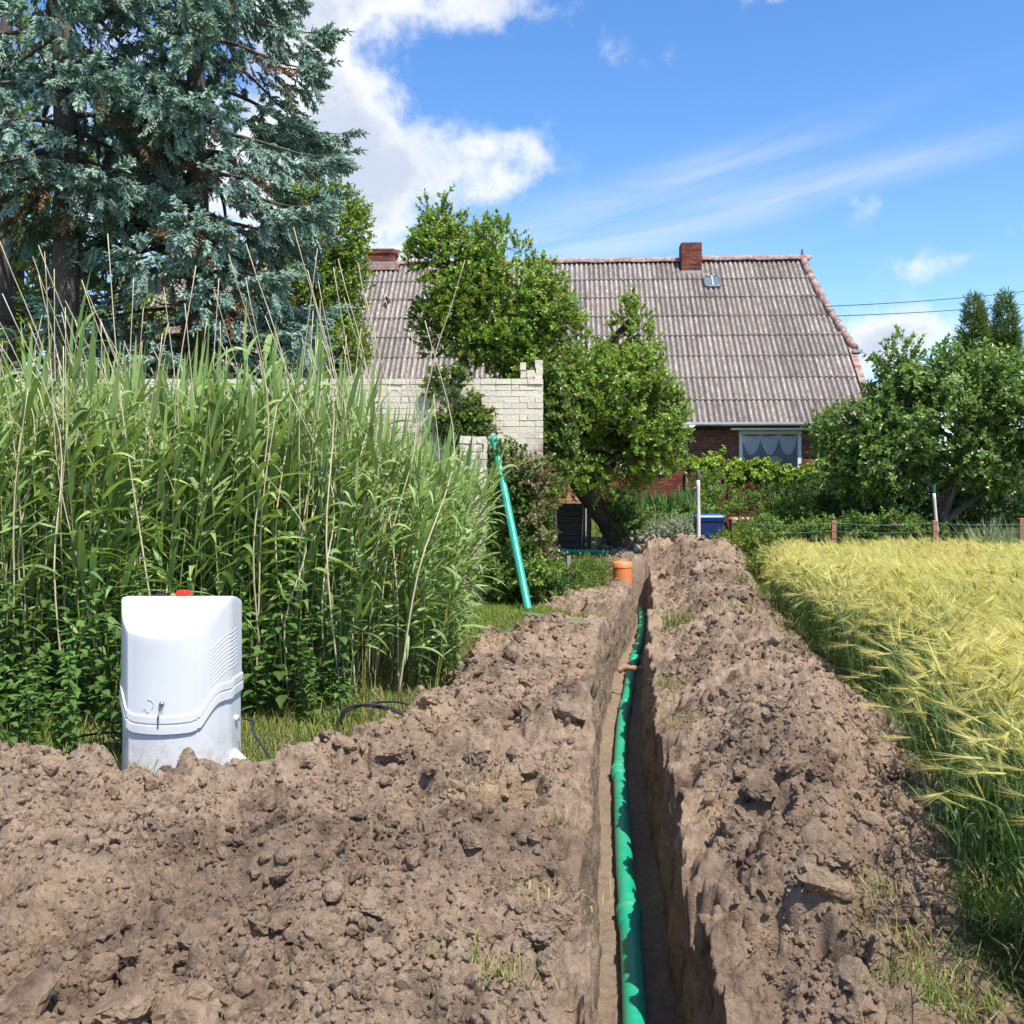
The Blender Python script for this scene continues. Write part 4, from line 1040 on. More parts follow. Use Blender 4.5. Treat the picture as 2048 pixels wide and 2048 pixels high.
        cur = simple('reflection_sheet', (.30, .33, .38), .9, (.38, .41, .46), 12, stretch=(8, 1, .3))  # blue-grey sheet added behind the pane, coloured like its sky reflection
        xs = np.linspace(fw * .5, w - fw * .5, 120); V = np.concatenate([np.stack([xs, .07 + .006 * np.sin(xs * 60), np.full(120, z)], 1) for z in (.0, h)])
        mk('reflection_sheet', V, [[(i, i + 1, 121 + i, 120 + i) for i in range(119)]], cur, W, smooth=True)
        if curtain:
            sw = simple('swag_curtain', (.86, .87, .88), .9)
            n = 3; sp = (w - 2 * fw) / n
            for k in range(n):
                cx = fw + (k + .5) * sp; G = []
                for a in range(10):
                    v = a / 9
                    row = []
                    for q in range(17):
                        u = q / 8 - 1
                        drop = (.06 + .50 * v) * (1 - .92 * abs(u) ** 2.2)
                        row.append((cx + u * sp * .54, (.035 + .012 * math.sin(v * 22)), h - fw + .01 - max(0, drop)))
                    G += row
                Fq_ = [(r * 17 + c, r * 17 + c + 1, (r + 1) * 17 + c + 1, (r + 1) * 17 + c) for r in range(9) for c in range(16)]
                mk('swag_curtain', G, [Fq_], sw, W, smooth=True)
            mb = MB()
            mb.box((w * .52, .03, .1), (w * .66, .045, .42)); mb.box((w * .3, .03, .1), (w * .36, .045, .3)); mb.build('sill_card', M['wpaint'], W)
        return W
    window(wx0, wx1, wzb, wzt, True); window(x2a, x2b, wzb, wzt, False)
    mb = MB(); mb.box((wx0 - .26, -.30, wzt + .012), (wx1 + .26, -.014, wzt + .06)); mb.build('window_canopy', M['wpaint'], H)
    a = HL(1375, 852, -.35); mb = MB(); mb.add([(a.x - .75, -.55, a.z - .06), (a.x + .2, -.55, a.z + .02), (a.x + .2, -.05, a.z + .05), (a.x - .75, -.05, a.z - .03), (a.x - .75, -.55, a.z - .1), (a.x + .12, -.55, a.z - .06), (a.x + .12, -.05, a.z - .02), (a.x - .75, -.05, a.z - .07)],
        [[(0, 1, 2, 3), (4, 7, 6, 5), (0, 4, 5, 1), (1, 5, 6, 2), (2, 6, 7, 3), (3, 7, 4, 0)]]); mb.build('porch_canopy', M['wpaint'], H)
    # ---- on the roof: two chimneys, skylight, vent
    def chimney(px0, px1, pyt, pyb, yl, label, corbel):
        p0 = HL(px0, pyb, yl); p1 = HL(px1, pyt, yl); C = empty('chimney', (p0.x, yl, 0), parent=H); C['label'] = label
        w = p1.x - p0.x; z0 = min(p0.z, p1.z) - .3; z1 = p1.z; dpt = .62
        mb = MB(); mb.box((.01, .01, z0 - .6), (w - .01, dpt - .01, z1 - .02)); mb.build('mortar', M['mortar'], C)
        mb = MB(); rr = []; n = int((z1 - z0) / .075)
        for r in range(n + 4):
            z = z1 - (r + 1) * .075; off = (.5 if r % 2 else 0) * .24
            ex = .035 if (corbel and r in (0, 1)) else 0
            xa = -off
            while xa < w - .01:
                a, b_ = max(xa, 0), min(xa + .24, w); xa += .24
                if b_ - a < .03: continue
                j = random.uniform(-.008, .012)
                mb.box((a + .006 - (ex if a == 0 else 0), -.006 - ex - j, z + .006), (b_ - .006 + (ex if b_ == w else 0), .06, z + .069)); rr += [random.random()] * 8
            ya = -off * .5
            while ya < dpt - .01:
                a, b_ = max(ya, .06), min(ya + .24, dpt); ya += .24
                if b_ - a < .03: continue
                mb.box((w - .06, a + .006, z + .006), (w + .006 + ex, b_ - .006, z + .069)); mb.box((-.006 - ex, a + .006, z + .006), (.06, b_ - .006, z + .069)); rr += [random.random()] * 16
        tag(mb.build('bricks', M['brick'], C, rnd=rr), kind='stuff')
        mb = MB(); mb.box((-.03, -.04, p0.z - .02), (w + .03, -.012, p0.z + .05)); mb.box((w + .012, -.04, p0.z - .02), (w + .04, dpt, p0.z + .05)); mb.build('lead_flashing', M['gutter'], C)
        mb = MB(); mb.box((-.16, -.09, p0.z - .22), (w + .16, -.05, p0.z - .03)); b_ = mb.build('red_flashing', M['tile'], C)
        return C
    chimney(1363, 1404, 484, 545, 4.55, 'taller red brick chimney beside the skylight', False)
    chimney(728, 789, 497, 527, 4.75, 'short wide red brick chimney with a corbelled top', True)
    def on_slope(px, py):
        for t in np.linspace(0, 1, 400):
            q = HL(px, py, ye + t * (yr - ye))
            if q.z <= ze + t * (zr - ze): return q, t
        return q, t
    q, t = on_slope(1424, 567)
    S = empty('skylight', (q.x, q.y, q.z), parent=H); S.rotation_euler = (ang, 0, 0)
    hw, hh = .24, .27
    ang_ = np.linspace(0, 2 * math.pi, 32, endpoint=False)
    se = lambda a, k: (np.sign(np.cos(a)) * np.abs(np.cos(a)) ** .4 * hw * k, np.sign(np.sin(a)) * np.abs(np.sin(a)) ** .4 * hh * k)
    V = []; 
    for k, z in ((1.1, .02), (1.05, .10), (.95, .11), (.93, .08)):
        x_, y_ = se(ang_, k); V.append(np.stack([x_, y_, np.full(32, z)], 1))
    V = np.concatenate(V); i = np.arange(3)[:, None] * 32; j = np.arange(32)[None, :]; j2 = (j + 1) % 32
    mk('frame', V, [np.stack([i + j, i + j2, i + 32 + j2, i + 32 + j], -1).reshape(-1, 4)], simple('skylight_frame', (.16, .16, .165), .5), S)
    x_, y_ = se(ang_, .95); mk('pane', np.stack([x_, y_, np.full(32, .09)], 1), [np.arange(32)[None, :]], simple('skylight_glass', (.10, .13, .18), .12, (.16, .19, .24), 8, spec=.8), S)
    mb = MB(); mb.box((-.015, -hh * .9, .085), (.015, hh * .9, .125)); mb.build('glazing_bar', M['wpaint'], S)
    q, t = on_slope(776, 610)
    V, Fq_, Fc = tube(spline([(q.x, q.y + .1, q.z - .1), (q.x, q.y, q.z + .13), (q.x, q.y - .1, q.z + .17), (q.x - .02, q.y - .24, q.z + .14)], 10), .075, 14, cap=False)
    v = mk('vent_pipe', V, [Fq_], M['tile'], H, smooth=True); v2 = v.modifiers.new('thick', 'SOLIDIFY'); v2.thickness = .012
    return H
build_house()

# ------------------------------------------------------------------ pale brick garden wall
def build_garden_wall():
    Y0 = 16.0; x1 = .484; x0 = -7.9; zt = P(0, 757, Y0).z
    W = empty('garden_wall', (x1, Y0, 0)); tag(W, 'tall old cream painted brick wall with a broken top corner', 'wall')
    ch, bl = .094, .245
    mb = MB(); mb.box((x0 - x1, .0035, -.3), (-.012, .24, zt - .01)); mb.build('mortar', simple('lime_mortar', (.50, .44, .34), .95, (.62, .55, .44), 8, .4, 50), W)
    protos = []
    rg = random.Random(3)
    for w in (bl, bl / 2):
        for k in range(4):
            b = MB(); b.box((.0045, -.004, .0045), (w - .0045, .05, ch - .005), jit=.003, rng=rg); protos.append(b.build('brick', M['cream'], link=False).data)
    rest = MB()
    nr = int(zt / ch)
    for r in range(nr + 1):
        z = zt - (r + 1) * ch
        # alternate courses of stretchers and headers, broken by closers
        x = -(bl * .5 if r % 2 else 0) - (bl if False else 0); k = 0
        if r % 2: seq0 = [(-bl * .5, 0, True)]
        else: seq0 = []
        cells = []; cur = 0.0
        if r % 2: cells.append((-bl / 2, True)); cur = -bl / 2
        while cur > x0 - x1:
            half = rg.random() < .14; w = bl / 2 if half else bl; cur -= w; cells.append((cur, half))
        for (xa, half) in cells:
            X = x1 + xa; vis = (z > 1.75 and X > -1.55) or (r < 5 and X > -3.4)
            if vis:
                o = bpy.data.objects.new('brick', protos[(4 if half else 0) + rg.randrange(4)]); COL.objects.link(o); o.parent = W
                o.location = (xa, rg.uniform(-.006, .006) - (.012 if r == 0 else 0), z); o.rotation_euler = (rg.uniform(-.012, .012), rg.uniform(-.008, .008), rg.uniform(-.01, .01))
            else:
                w = bl / 2 if half else bl; rest.box((xa + .006, -.004, z + .006), (xa + w - .006, .05, z + ch - .007), jit=.003, rng=rg)
    tag(rest.build('bricks', M['cream'], W), kind='stuff')
    # end face of the wall
    for r in range(nr + 1):
        z = zt - (r + 1) * ch; o = None
        b = MB(); b.box((-.04, .055, z + .006), (.004, .24, z + ch - .007), jit=.003, rng=rg); b.build('end_brick', M['cream'], W)
    # broken stump on the corner
    s = Y0 / F
    for (pa, pb, pt) in ((1040, 1052, 724), (1041, 1053, 740), (1054, 1069, 739), (1054, 1068, 749), (1071, 1085, 719), (1072, 1086, 732), (1070, 1085, 745)):
        zt_ = P(0, pt, Y0).z; b = MB(); hgt = min(.115, zt_ - zt + .0) 
        b.box(((pa - 1024) * s - x1, .01 + rg.uniform(0, .03), zt_ - hgt), ((pb - 1024) * s - x1, .22, zt_ - .006), jit=.008, rng=rg); b.build('stump_brick', M['cream'], W)
build_garden_wall()

# low broken masonry pier half hidden in the ivy
def masonry_pier():
    p = P(955, 905, 15.3); W = empty('masonry_pier', (p.x, p.y, 0)); tag(W, 'low crumbling whitewashed masonry pier half buried in reeds and ivy', 'wall')
    rg = random.Random(9); zt = P(0, 885, 15.3).z
    z = 0.0; r = 0
    while z < zt:
        x = -.25 - (.12 if r % 2 else 0)
        while x < .12:
            w = rg.uniform(.2, .28); b = MB(); b.box((max(x, -.26), -.12, z), (min(x + w - .012, .14), .2, z + .11), jit=.012, rng=rg); b.build('stone', M['cream'], W); x += w
        z += .118; r += 1
masonry_pier()

# ------------------------------------------------------------------ gate, steps, stone edging
def build_gate():
    y = 21.6
    a = P(1114, 1006, y); b = P(1168, 1098, y); G = empty('slatted_gate', (a.x, y, b.z)); tag(G, 'dark wooden slatted gate standing below the pear tree', 'gate')
    w = b.x - a.x; h = a.z - b.z + .25
    n = 9; sh = h / n
    for k in range(n):
        mb = MB(); mb.box((0, 0, -.25 + k * sh), (w, .025, -.25 + (k + .84) * sh), jit=.004); mb.build('slat', M['dwood'], G)
    mb = MB(); mb.box((.03, .085, -.28), (w - .03, .10, h - .26)); mb.build('added_backing', M['dwood'], G)  # dark sheet added so that no light shows between the slats
    for x in (.0, w - .02):
        mb = MB(); mb.box((x - .02, .03, -.3), (x + .05, .08, h - .22)); mb.build('stile', M['dwood'], G)
    V, Fq, Fc = tube([(w - .06, -.04, -.18), (w - .02, -.03, h - .3)], .012, 8); mk('bar', V, [Fq] + Fc, M['gutter'], G, smooth=True)
    p = P(1176, 1100, y); mb = MB(); mb.box((0, 0, 0), (.09, .09, 1.15)); o = mb.build('gate_post', M['dwood'], loc=(p.x - .02, y + .0, .25)); tag(o, 'dark square post on the right of the slatted gate', 'post')
    p = P(1109, 1096, 20.9); mb = MB(); mb.add(*post_mesh(.095, .09, .70)); o = mb.build('wooden_post', M['wood'], loc=(p.x, 20.9, P(0, 1096, 20.9).z - .1)); tag(o, 'orange brown square timber post in front of the dark gate', 'post')
def post_mesh(w, d, h, bev=.008):
    V = []; 
    for z, k in ((0, 1), (h - bev, 1), (h, .82)):
        V += [(-w / 2 * k, -d / 2 * k, z), (w / 2 * k, -d / 2 * k, z), (w / 2 * k, d / 2 * k, z), (-w / 2 * k, d / 2 * k, z)]
    Fq = [(i, (i + 1) % 4, 4 + (i + 1) % 4, 4 + i) for i in range(4)] + [(4 + i, 4 + (i + 1) % 4, 8 + (i + 1) % 4, 8 + i) for i in range(4)] + [(8, 9, 10, 11)]
    return V, [Fq]
build_gate()
def build_steps():
    y = 24.2; a = P(1122, 962, y); b = P(1168, 1006, y); S = empty('brick_steps', (a.x, y, b.z)); tag(S, 'red brown brick steps seen behind the dark gate and leaning trunk', 'steps')
    w = b.x - a.x
    for k in range(3):
        mb = MB(); mb.box((-.15, .28 * k, -.9), (w + .1, .28 * k + .4, .02 + .19 * k)); st = mb.build('step', M['mortar'], S)
        x = -.15
        while x < w + .0:
            mb = MB(); mb.box((x + .006, .28 * k - .015, -.13 + .19 * k), (x + .23, .28 * k + .1, .026 + .19 * k), jit=.003); mb.build('brick', brick_step, st); x += .236
brick_step = brick_mat('step_brick', (.34, .14, .09), (.46, .22, .15))
build_steps()

M['stone'] = simple('field_stone', (.20, .18, .16), .9, (.38, .35, .31), 7, .6, 30, .01, objrand=.25)
def stone_edging():
    W = empty('stone_edging', P(1300, 1108, 21.9)); tag(W, 'low dry stone edging under the silvery ground cover', 'wall')
    protos = []
    for k in range(7):
        V, Fa = clod_mesh(500 + k, 3); protos.append(mk('stone', V * np.array([1.1, .9, 1.0]), [Fa], M['stone'], smooth=True, link=False).data)
    rg = random.Random(4); L_ = W.location
    for row, (z, s) in enumerate(((.28, .15), (.47, .14), (.63, .12))):
        x = P(1176, 0, 21.9).x + (row % 2) * .1
        while x < P(1395, 0, 21.9).x:
            s_ = s * rg.uniform(.75, 1.2); o = bpy.data.objects.new('stone', rg.choice(protos)); COL.objects.link(o); o.parent = W
            o.location = (x - L_.x, 21.95 + row * .05 + rg.uniform(-.04, .04) - L_.y, z + rg.uniform(-.02, .02) - L_.z); o.scale = (s_ * 1.15, s_, s_ * .95); o.rotation_euler = (rg.uniform(-.3, .3), rg.uniform(-.3, .3), rg.uniform(0, 6)); x += s_ * 1.75
stone_edging()

# ------------------------------------------------------------------ fence, stakes, bins, wires
def build_fence():
    y = 20.9; Fn = empty('wire_fence', (P(1468, 0, y).x, y, 0)); tag(Fn, 'low garden fence of timber posts and green wire along the barley', 'fence')
    xs = [P(p, 0, y).x for p in (1468, 1666, 1871, 2080)]; x0 = xs[0]
    for i, x in enumerate(xs):
        mb = MB(); mb.add(*post_mesh(.095, .09, 1.08)); o = mb.build('post', M['wood'], Fn); o.location = (x - x0, 0, .0 + [.03, 0, .0, .02][i]); o.rotation_euler = (0, [.0, .015, -.02, .01][i], 0)
    wm = simple('green_wire', (.05, .13, .09), .5)
    for z, s in ((1.02, .0042), (.86, .0032), (.72, .0032), (.58, .0032), (.40, .003)):
        q = []
        for i in range(3):
            for t in np.linspace(0, 1, 9)[:-1]: q.append((xs[i] + (xs[i + 1] - xs[i]) * t - x0, -.05, z - .03 * math.sin(math.pi * t) + .006 * math.sin(9 * t + i)))
        V, Fq, Fc = tube(q, s, 5); mk('wire', V, [Fq] + Fc, wm, Fn)
    mb = MB()
    x = 0.0
    while x < xs[-1] - x0: mb.tube([(x, -.05, .05), (x + .004, -.05, 1.0)], .0016, 4); x += .16
    mb.build('mesh_wire', wm, Fn)
build_fence()
def stake(pb, pt, yb, label, r=.036, cap=(.10, .12, .11)):
    a = P(pb[0], pb[1], yb); b = P(pt[0], pt[1], yb); d = b - a; L_ = d.length + .4
    o = empty('pale_stake', a - d.normalized() * .4); o.rotation_mode = 'QUATERNION'; o.rotation_quaternion = d.to_track_quat('Z', 'Y'); tag(o, label, 'stake')
    q = [(0, 0, 0), (0, 0, L_ * .5), (0, 0, L_ - .2)]
    V, Fq, Fc = tube([(0, 0, z) for z in np.linspace(0, L_ - .17, 12)], r * (1 + .05 * np.sin(np.arange(12) * 1.3)), 14); mk('shaft', V, [Fq] + Fc, M['pale'], o, smooth=True)
    V, Fq = lathe([(r * .98, L_ - .2), (r * 1.15, L_ - .19), (r * 1.3, L_ - .02), (r * 1.2, L_), (0, L_ + .002)], 14); mk('cap', V, [Fq], simple('cap_' + str(int(pb[0])), cap, .6), o, smooth=True)
stake((1398, 1098), (1396, 940), 19.9, 'white round stake with dark conical cap beside the blue bin')
stake((1876, 1085), (1866, 968), 21.6, 'white slanting stake with green tip below the lilac tree', .034, (.05, .13, .09))
p = P(1135, 1150, 16.5); mb = MB(); mb.add(*post_mesh(.065, .05, .62)); o = mb.build('grey_stake', M['gwood'], loc=(p.x, 16.5, .0)); o.rotation_euler = (0, .03, .4); tag(o, 'short weathered grey stake in the weeds by the orange shaft', 'stake')
p = P(2046, 1064, 22.0); mb = MB(); mb.add(*post_mesh(.2, .16, .75)); o = mb.build('timber_stump', M['wood'], loc=(p.x, 22.0, .35)); tag(o, 'thick brown timber post at the picture\'s right edge beside the feathery grass', 'post')

def bin_(loc, lid_c, body_c, label, s=1.0):
    B = empty('wheeled_bin', loc); tag(B, label, 'bin')
    body = simple('bin_body_' + label[:4], body_c, .45); lid = simple('bin_lid_' + label[:4], lid_c, .35)
    def fr(levels, nm, mt, par):
        V = []
        for z, w, d in levels:
            for (sx, sy) in ((-1, -.8), (-.8, -1), (.8, -1), (1, -.8), (1, .8), (.8, 1), (-.8, 1), (-1, .8)): V.append((sx * w / 2 * s, sy * d / 2 * s, z * s))
        n = len(levels); Fq = [(i * 8 + j, i * 8 + (j + 1) % 8, (i + 1) * 8 + (j + 1) % 8, (i + 1) * 8 + j) for i in range(n - 1) for j in range(8)]
        return mk(nm, V, [Fq, [tuple(range((n - 1) * 8, n * 8))]], mt, par)
    b = fr([(0, .40, .44), (.06, .42, .46), (.5, .49, .55), (.95, .55, .66), (.955, .585, .70), (1.0, .585, .70)], 'body', body, B)
    l = fr([(1.003, .61, .73), (1.03, .62, .74), (1.06, .58, .70), (1.085, .46, .58), (1.09, .2, .3)], 'lid', lid, B)
    V, Fq, Fc = tube([(-.24 * s, .40 * s, 1.0 * s), (.24 * s, .40 * s, 1.0 * s)], .016 * s, 8); mk('handle', V, [Fq] + Fc, body, l, smooth=True)
    for sx in (-1, 1):
        V, Fq, Fc = tube([(sx * .20 * s, .27 * s, .1 * s), (sx * .25 * s, .27 * s, .1 * s)], .1 * s, 16); mk('wheel', V, [Fq] + Fc, M['dark'], B, smooth=True)
p = P(1417, 1028, 22.3); bin_((p.x, 22.3, p.z - 1.09), (.015, .12, .55), (.018, .035, .13), 'blue wheeled bin with bright blue lid behind the white stake')
p = P(1481, 1034, 22.4); bin_((p.x, 22.4, p.z - 1.09 * .76), (.62, .20, .17), (.03, .035, .05), 'red lidded small bin behind the first timber fence post', .76)
for k, (a, b, sag) in enumerate(((P(1648, 613, 29.5), P(2140, 570, 44), .12), (P(1672, 632, 29.2), P(2140, 598, 44), .10))):
    q = [a.lerp(b, t) - Vector((0, 0, sag * 4 * t * (1 - t))) for t in np.linspace(0, 1, 24)]
    V, Fq, Fc = tube(q, .012, 5); o = mk('overhead_wire', V, [Fq] + Fc, M['dark']); tag(o, ('upper thin dark overhead wire leading from the house gable' if k == 0 else 'lower thin dark overhead wire leading from the house gable'), 'wire')
# ------------------------------------------------------------------ leaves, twigs, needles: the small meshes that crowns are made of
def leaf_geo(L_, W, fold=.25, curl=.25, n=3, tip=.0):
    """leaf along +Y, lying in XY, folded on the midrib: verts, faces"""
    ts = np.linspace(0, 1, n + 2); V = []; 
    w = np.sin(np.pi * np.clip(ts, 0, 1) ** .75) * W / 2
    for t, ww in zip(ts, w):
        z = -curl * L_ * t * t; y = L_ * t
        V += [(-ww, y, z + fold * ww), (0, y, z), (ww, y, z + fold * ww)]
    Fq = []
    for i in range(n + 1):
        a = i * 3; Fq += [(a, a + 1, a + 4, a + 3), (a + 1, a + 2, a + 5, a + 4)]
    return np.array(V), np.array(Fq)

def rotm(rx, ry, rz):
    return np.array(Matrix.Rotation(rz, 3, 'Z') @ Matrix.Rotation(ry, 3, 'Y') @ Matrix.Rotation(rx, 3, 'X'))

def twig_cluster(seed, nleaf, length, L_, W, c1, c2, spread=1.1, mat='leaf', stem_c=(.10, .07, .04), segs=1, c3=None):
    """a twig along +Z with leaves round it"""
    rg = np.random.default_rng(seed); mb = MB()
    bend = rg.normal(0, .12, 2)
    def at(t): return np.array([bend[0] * t * t * length, bend[1] * t * t * length, t * length])
    mb.tube([at(t) for t in (0, .5, 1)], [.006, .004, .002], 3, stem_c, cap=False)
    for k in range(nleaf):
        t = rg.uniform(.15, 1.0) if k else 1.0
        V, Fq = leaf_geo(L_ * rg.uniform(.7, 1.15), W * rg.uniform(.75, 1.15), rg.uniform(.1, .5), rg.uniform(.05, .4), segs)
        az = k * 2.4 + rg.uniform(-.5, .5); tilt = rg.uniform(.1, spread) * (1 - .5 * (t == 1))
        R = rotm(0, 0, az) @ rotm(math.pi / 2 - tilt, 0, 0) @ rotm(0, rg.uniform(-.6, .6), 0)
        u = rg.random(); c = np.array(c1) * (1 - u) + np.array(c2) * u
        if c3 is not None and rg.random() < .10: c = np.array(c3)
        mb.add(V @ R.T + at(t), [Fq], c * rg.uniform(.8, 1.15))
    return mb.build('twig', M[mat], link=False)

def variants(fn, n, *a, **k): return [fn(s, *a, **k) for s in range(n)]

def crown_pts(lobes, n, seed, shell=.5, gap=.42, gf=1.6):
    rg = np.random.default_rng(seed); lb = np.array([l[:6] for l in lobes], float)
    w = lb[:, 3] * lb[:, 4] * lb[:, 5]; w = w ** .75; w /= w.sum()
    out = []; dirs = []
    while len(out) < n:
        m_ = n * 2; k = rg.choice(len(lb), m_, p=w)
        d = rg.normal(size=(m_, 3)); d /= np.linalg.norm(d, axis=1)[:, None]
        r = shell + (1 - shell) * rg.random(m_) ** .6
        r = r * (1 + .30 * (fbm(d[:, 0] * 2.2 + k, d[:, 1] * 2.2, d[:, 2] * 2.2, seed=seed + 1, oct=3) - .5) * 2)
        p = lb[k, :3] + d * lb[k, 3:6] * r[:, None]
        g = fbm(p[:, 0] * gf, p[:, 1] * gf, p[:, 2] * gf, seed=seed + 2, oct=2)
        ok = g > gap + rg.uniform(-.06, .06, m_)
        out += list(p[ok]); dirs += list((d * .9 + np.array([0, 0, .45]) + rg.normal(0, .45, (m_, 3)))[ok])
    return np.array(out[:n]), np.array(dirs[:n])

def limbs(root, pts_list, mat, name='limb'):
    for pts, r0, r1 in pts_list:
        q = spline(pts, max(8, len(pts) * 5)); n = len(q); rr = np.linspace(r0, r1, n) * (1 + .06 * np.sin(np.arange(n) * 1.7))
        V, Fq, Fc = tube(q, rr, 12); mk(name, V - np.array(root.location), [Fq] + Fc, mat, root, smooth=True)

def tree(name, label, base, trunk, lobes, n, vars_, seed, scale=(.75, 1.25), shell=.5, gap=.42, gf=1.6, cat='tree', group=None, mat=None, extra=None, extra_limbs=()):
    """trunk: list of world points with radii; a limb goes to each lobe, twigs fill the crown"""
    root = empty(name, base); tag(root, label, cat, group)
    mat = mat or M['bark']
    tp = [Vector(t[0]) for t in trunk]; tr = [t[1] for t in trunk]
    q = spline([tuple(p) for p in tp], 22); n_ = len(q); rr = np.interp(np.linspace(0, 1, n_), np.linspace(0, 1, len(tr)), tr) * (1 + .05 * np.sin(np.arange(n_) * 2.1))
    V, Fq, Fc = tube(q, rr, 14)
    jit = (fbm(V[:, 0] * 9, V[:, 1] * 9, V[:, 2] * 4, seed=seed, oct=3) - .5)[:, None] * .05
    mk('trunk', V * 1 - np.array(base) + jit * np.array([1, 1, 0]), [Fq] + Fc, mat, root, smooth=True)
    top = tp[-1]; rg = random.Random(seed)
    ll = list(extra_limbs)
    for l in lobes:
        c = Vector(l[:3]); 
        # start from the trunk point nearest below the lobe
        st = tp[-1] if len(tp) < 3 else min(tp[1:], key=lambda p: (p - c).length + (3 if p.z > c.z else 0))
        mid = st.lerp(c, .5) + Vector((rg.uniform(-.2, .2), rg.uniform(-.2, .2), .15))
        r = tr[-1] * .8
        ll.append(([tuple(st), tuple(mid), tuple(c)], r, r * .3))
        for k in range(4):
            d = Vector((rg.uniform(-1, 1) * l[3], rg.uniform(-1, 1) * l[4], rg.uniform(-.4, 1) * l[5])) * .75
            ll.append(([tuple(mid), tuple(c + d * .5 + Vector((0, 0, .05))), tuple(c + d)], r * .45, r * .1))
    limbs(root, ll, mat)
    p, d = crown_pts(lobes, n, seed, shell, gap, gf)
    if extra is not None: p = np.vstack([p, extra[0]]); d = np.vstack([d, extra[1]])
    rg = np.random.default_rng(seed + 3); m_ = len(p)
    tag(scatter('crown', p - np.array(base), eulers(d, rg.uniform(0, 6.28, m_)), rg.uniform(*scale, m_), rg.integers(0, len(vars_), m_), vars_, root), kind='stuff')
    return root

def lobe(px, py, Y, rx, rz, ry=None):
    c = P(px, py, Y); s = Y / F; return (c.x, c.y, c.z, rx * s, (ry if ry else (rx + rz) / 2) * s, rz * s)

# ------------------------------------------------------------------ pear tree
pear_v = [twig_cluster(10 + k, 17, .26, .085, .05, (.17, .295, .045), (.29, .44, .08), 1.3, c3=(.44, .38, .10)) for k in range(6)]
def spikes(lst, n, seed):
    rg = np.random.default_rng(seed); p = []; d = []
    for a, b in lst:
        for t in np.linspace(0, 1, n):
            q = a.lerp(b, t); p.append((q.x + rg.normal(0, .05), q.y + rg.normal(0, .05), q.z)); d.append((rg.normal(0, .5), rg.normal(0, .5), .8))
    return np.array(p), np.array(d)
YP = 21.0
tree('pear_tree', 'leaning pear tree with glossy leaves in front of the farmhouse roof', tuple(P(1252, 1105, 22.0)),
     [(P(1256, 1120, 22.0), .30), (P(1228, 1062, 22.0), .26), (P(1200, 1022, 21.8), .23), (P(1165, 975, 21.6), .21), (P(1120, 920, 21.4), .19), (P(1060, 830, 21.2), .16), (P(1000, 720, 21.1), .13)],
     [lobe(905, 560, YP, 88, 95), lobe(905, 655, YP, 80, 80), lobe(1000, 620, YP, 105, 115), lobe(1065, 590, YP, 62, 70), lobe(1095, 640, 20.6, 55, 65), lobe(990, 505, YP, 62, 55), lobe(870, 500, YP, 45, 48), lobe(960, 690, YP, 100, 55), lobe(885, 460, YP, 40, 30),
      lobe(1160, 740, 20.4, 70, 90), lobe(1250, 690, 20.4, 55, 42), lobe(1240, 800, 20.0, 105, 95), lobe(1300, 850, 20.0, 72, 75), lobe(1170, 870, 20.0, 85, 80), lobe(1120, 800, 20.0, 42, 80), lobe(1240, 910, 20.0, 85, 48), lobe(1275, 760, 20.2, 45, 45), lobe(1110, 905, 19.8, 38, 60), lobe(1265, 645, 20.6, 26, 30), lobe(1120, 700, 20.4, 60, 60), lobe(1200, 930, 19.8, 70, 40), lobe(1150, 820, 19.8, 70, 70), lobe(1310, 900, 20.0, 55, 45), lobe(1080, 700, 20.8, 55, 60), lobe(1130, 945, 19.6, 55, 34), lobe(1215, 965, 20.4, 60, 26), lobe(1060, 740, 20.6, 50, 40), lobe(1120, 760, 20.2, 60, 50)],
     6600, pear_v, 31, (.8, 1.25), .45, .40, 1.5, 'tree',
     extra=spikes([(P(893, 470, YP), P(895, 395, YP)), (P(855, 470, YP), P(858, 410, YP)), (P(955, 500, YP), P(960, 455, YP)), (P(1000, 490, YP), P(1005, 450, YP)), (P(1030, 510, YP), P(1040, 490, YP)), (P(1260, 640, 20.4), P(1262, 600, 20.4)), (P(1085, 570, YP), P(1080, 540, YP))], 13, 5))

# ------------------------------------------------------------------ broadleaf trees on the right, and behind
dark_v = [twig_cluster(40 + k, 16, .26, .095, .06, (.135, .235, .055), (.24, .36, .10), 1.3, c3=(.38, .45, .22)) for k in range(6)]
YR = 22.6
tree('lilac_tree', 'dark green broadleaf tree with crooked trunk standing right of the window', tuple(P(1880, 1060, YR)),
     [(P(1868, 1064, YR), .17), (P(1890, 1010, YR), .14), (P(1915, 950, YR), .12), (P(1950, 900, YR), .1)],
     [lobe(1705, 868, YR, 72, 52), lobe(1800, 812, YR, 62, 70), lobe(1800, 725, YR, 42, 42), lobe(1850, 860, YR, 110, 110), lobe(1760, 930, YR, 95, 65), lobe(1940, 790, YR, 95, 90), lobe(2010, 850, YR, 90, 110), lobe(1960, 920, YR, 100, 55), lobe(2070, 765, YR, 50, 60), lobe(1910, 725, YR, 34, 32), lobe(1670, 930, YR, 55, 60), lobe(1810, 985, YR + .6, 60, 40), lobe(2070, 930, YR, 60, 60)],
     4200, dark_v, 61, (.85, 1.35), .45, .42, 1.4, 'tree',
     extra_limbs=[([tuple(P(1890, 1010, YR)), tuple(P(1850, 960, YR)), tuple(P(1800, 930, YR))], .07, .03), ([tuple(P(1868, 1060, YR)), tuple(P(1960, 990, YR + .3)), tuple(P(2040, 960, YR + .4))], .09, .05), ([tuple(P(1880, 1040, YR - .2)), tuple(P(1905, 985, YR - .2)), tuple(P(1925, 930, YR))], .05, .03)])
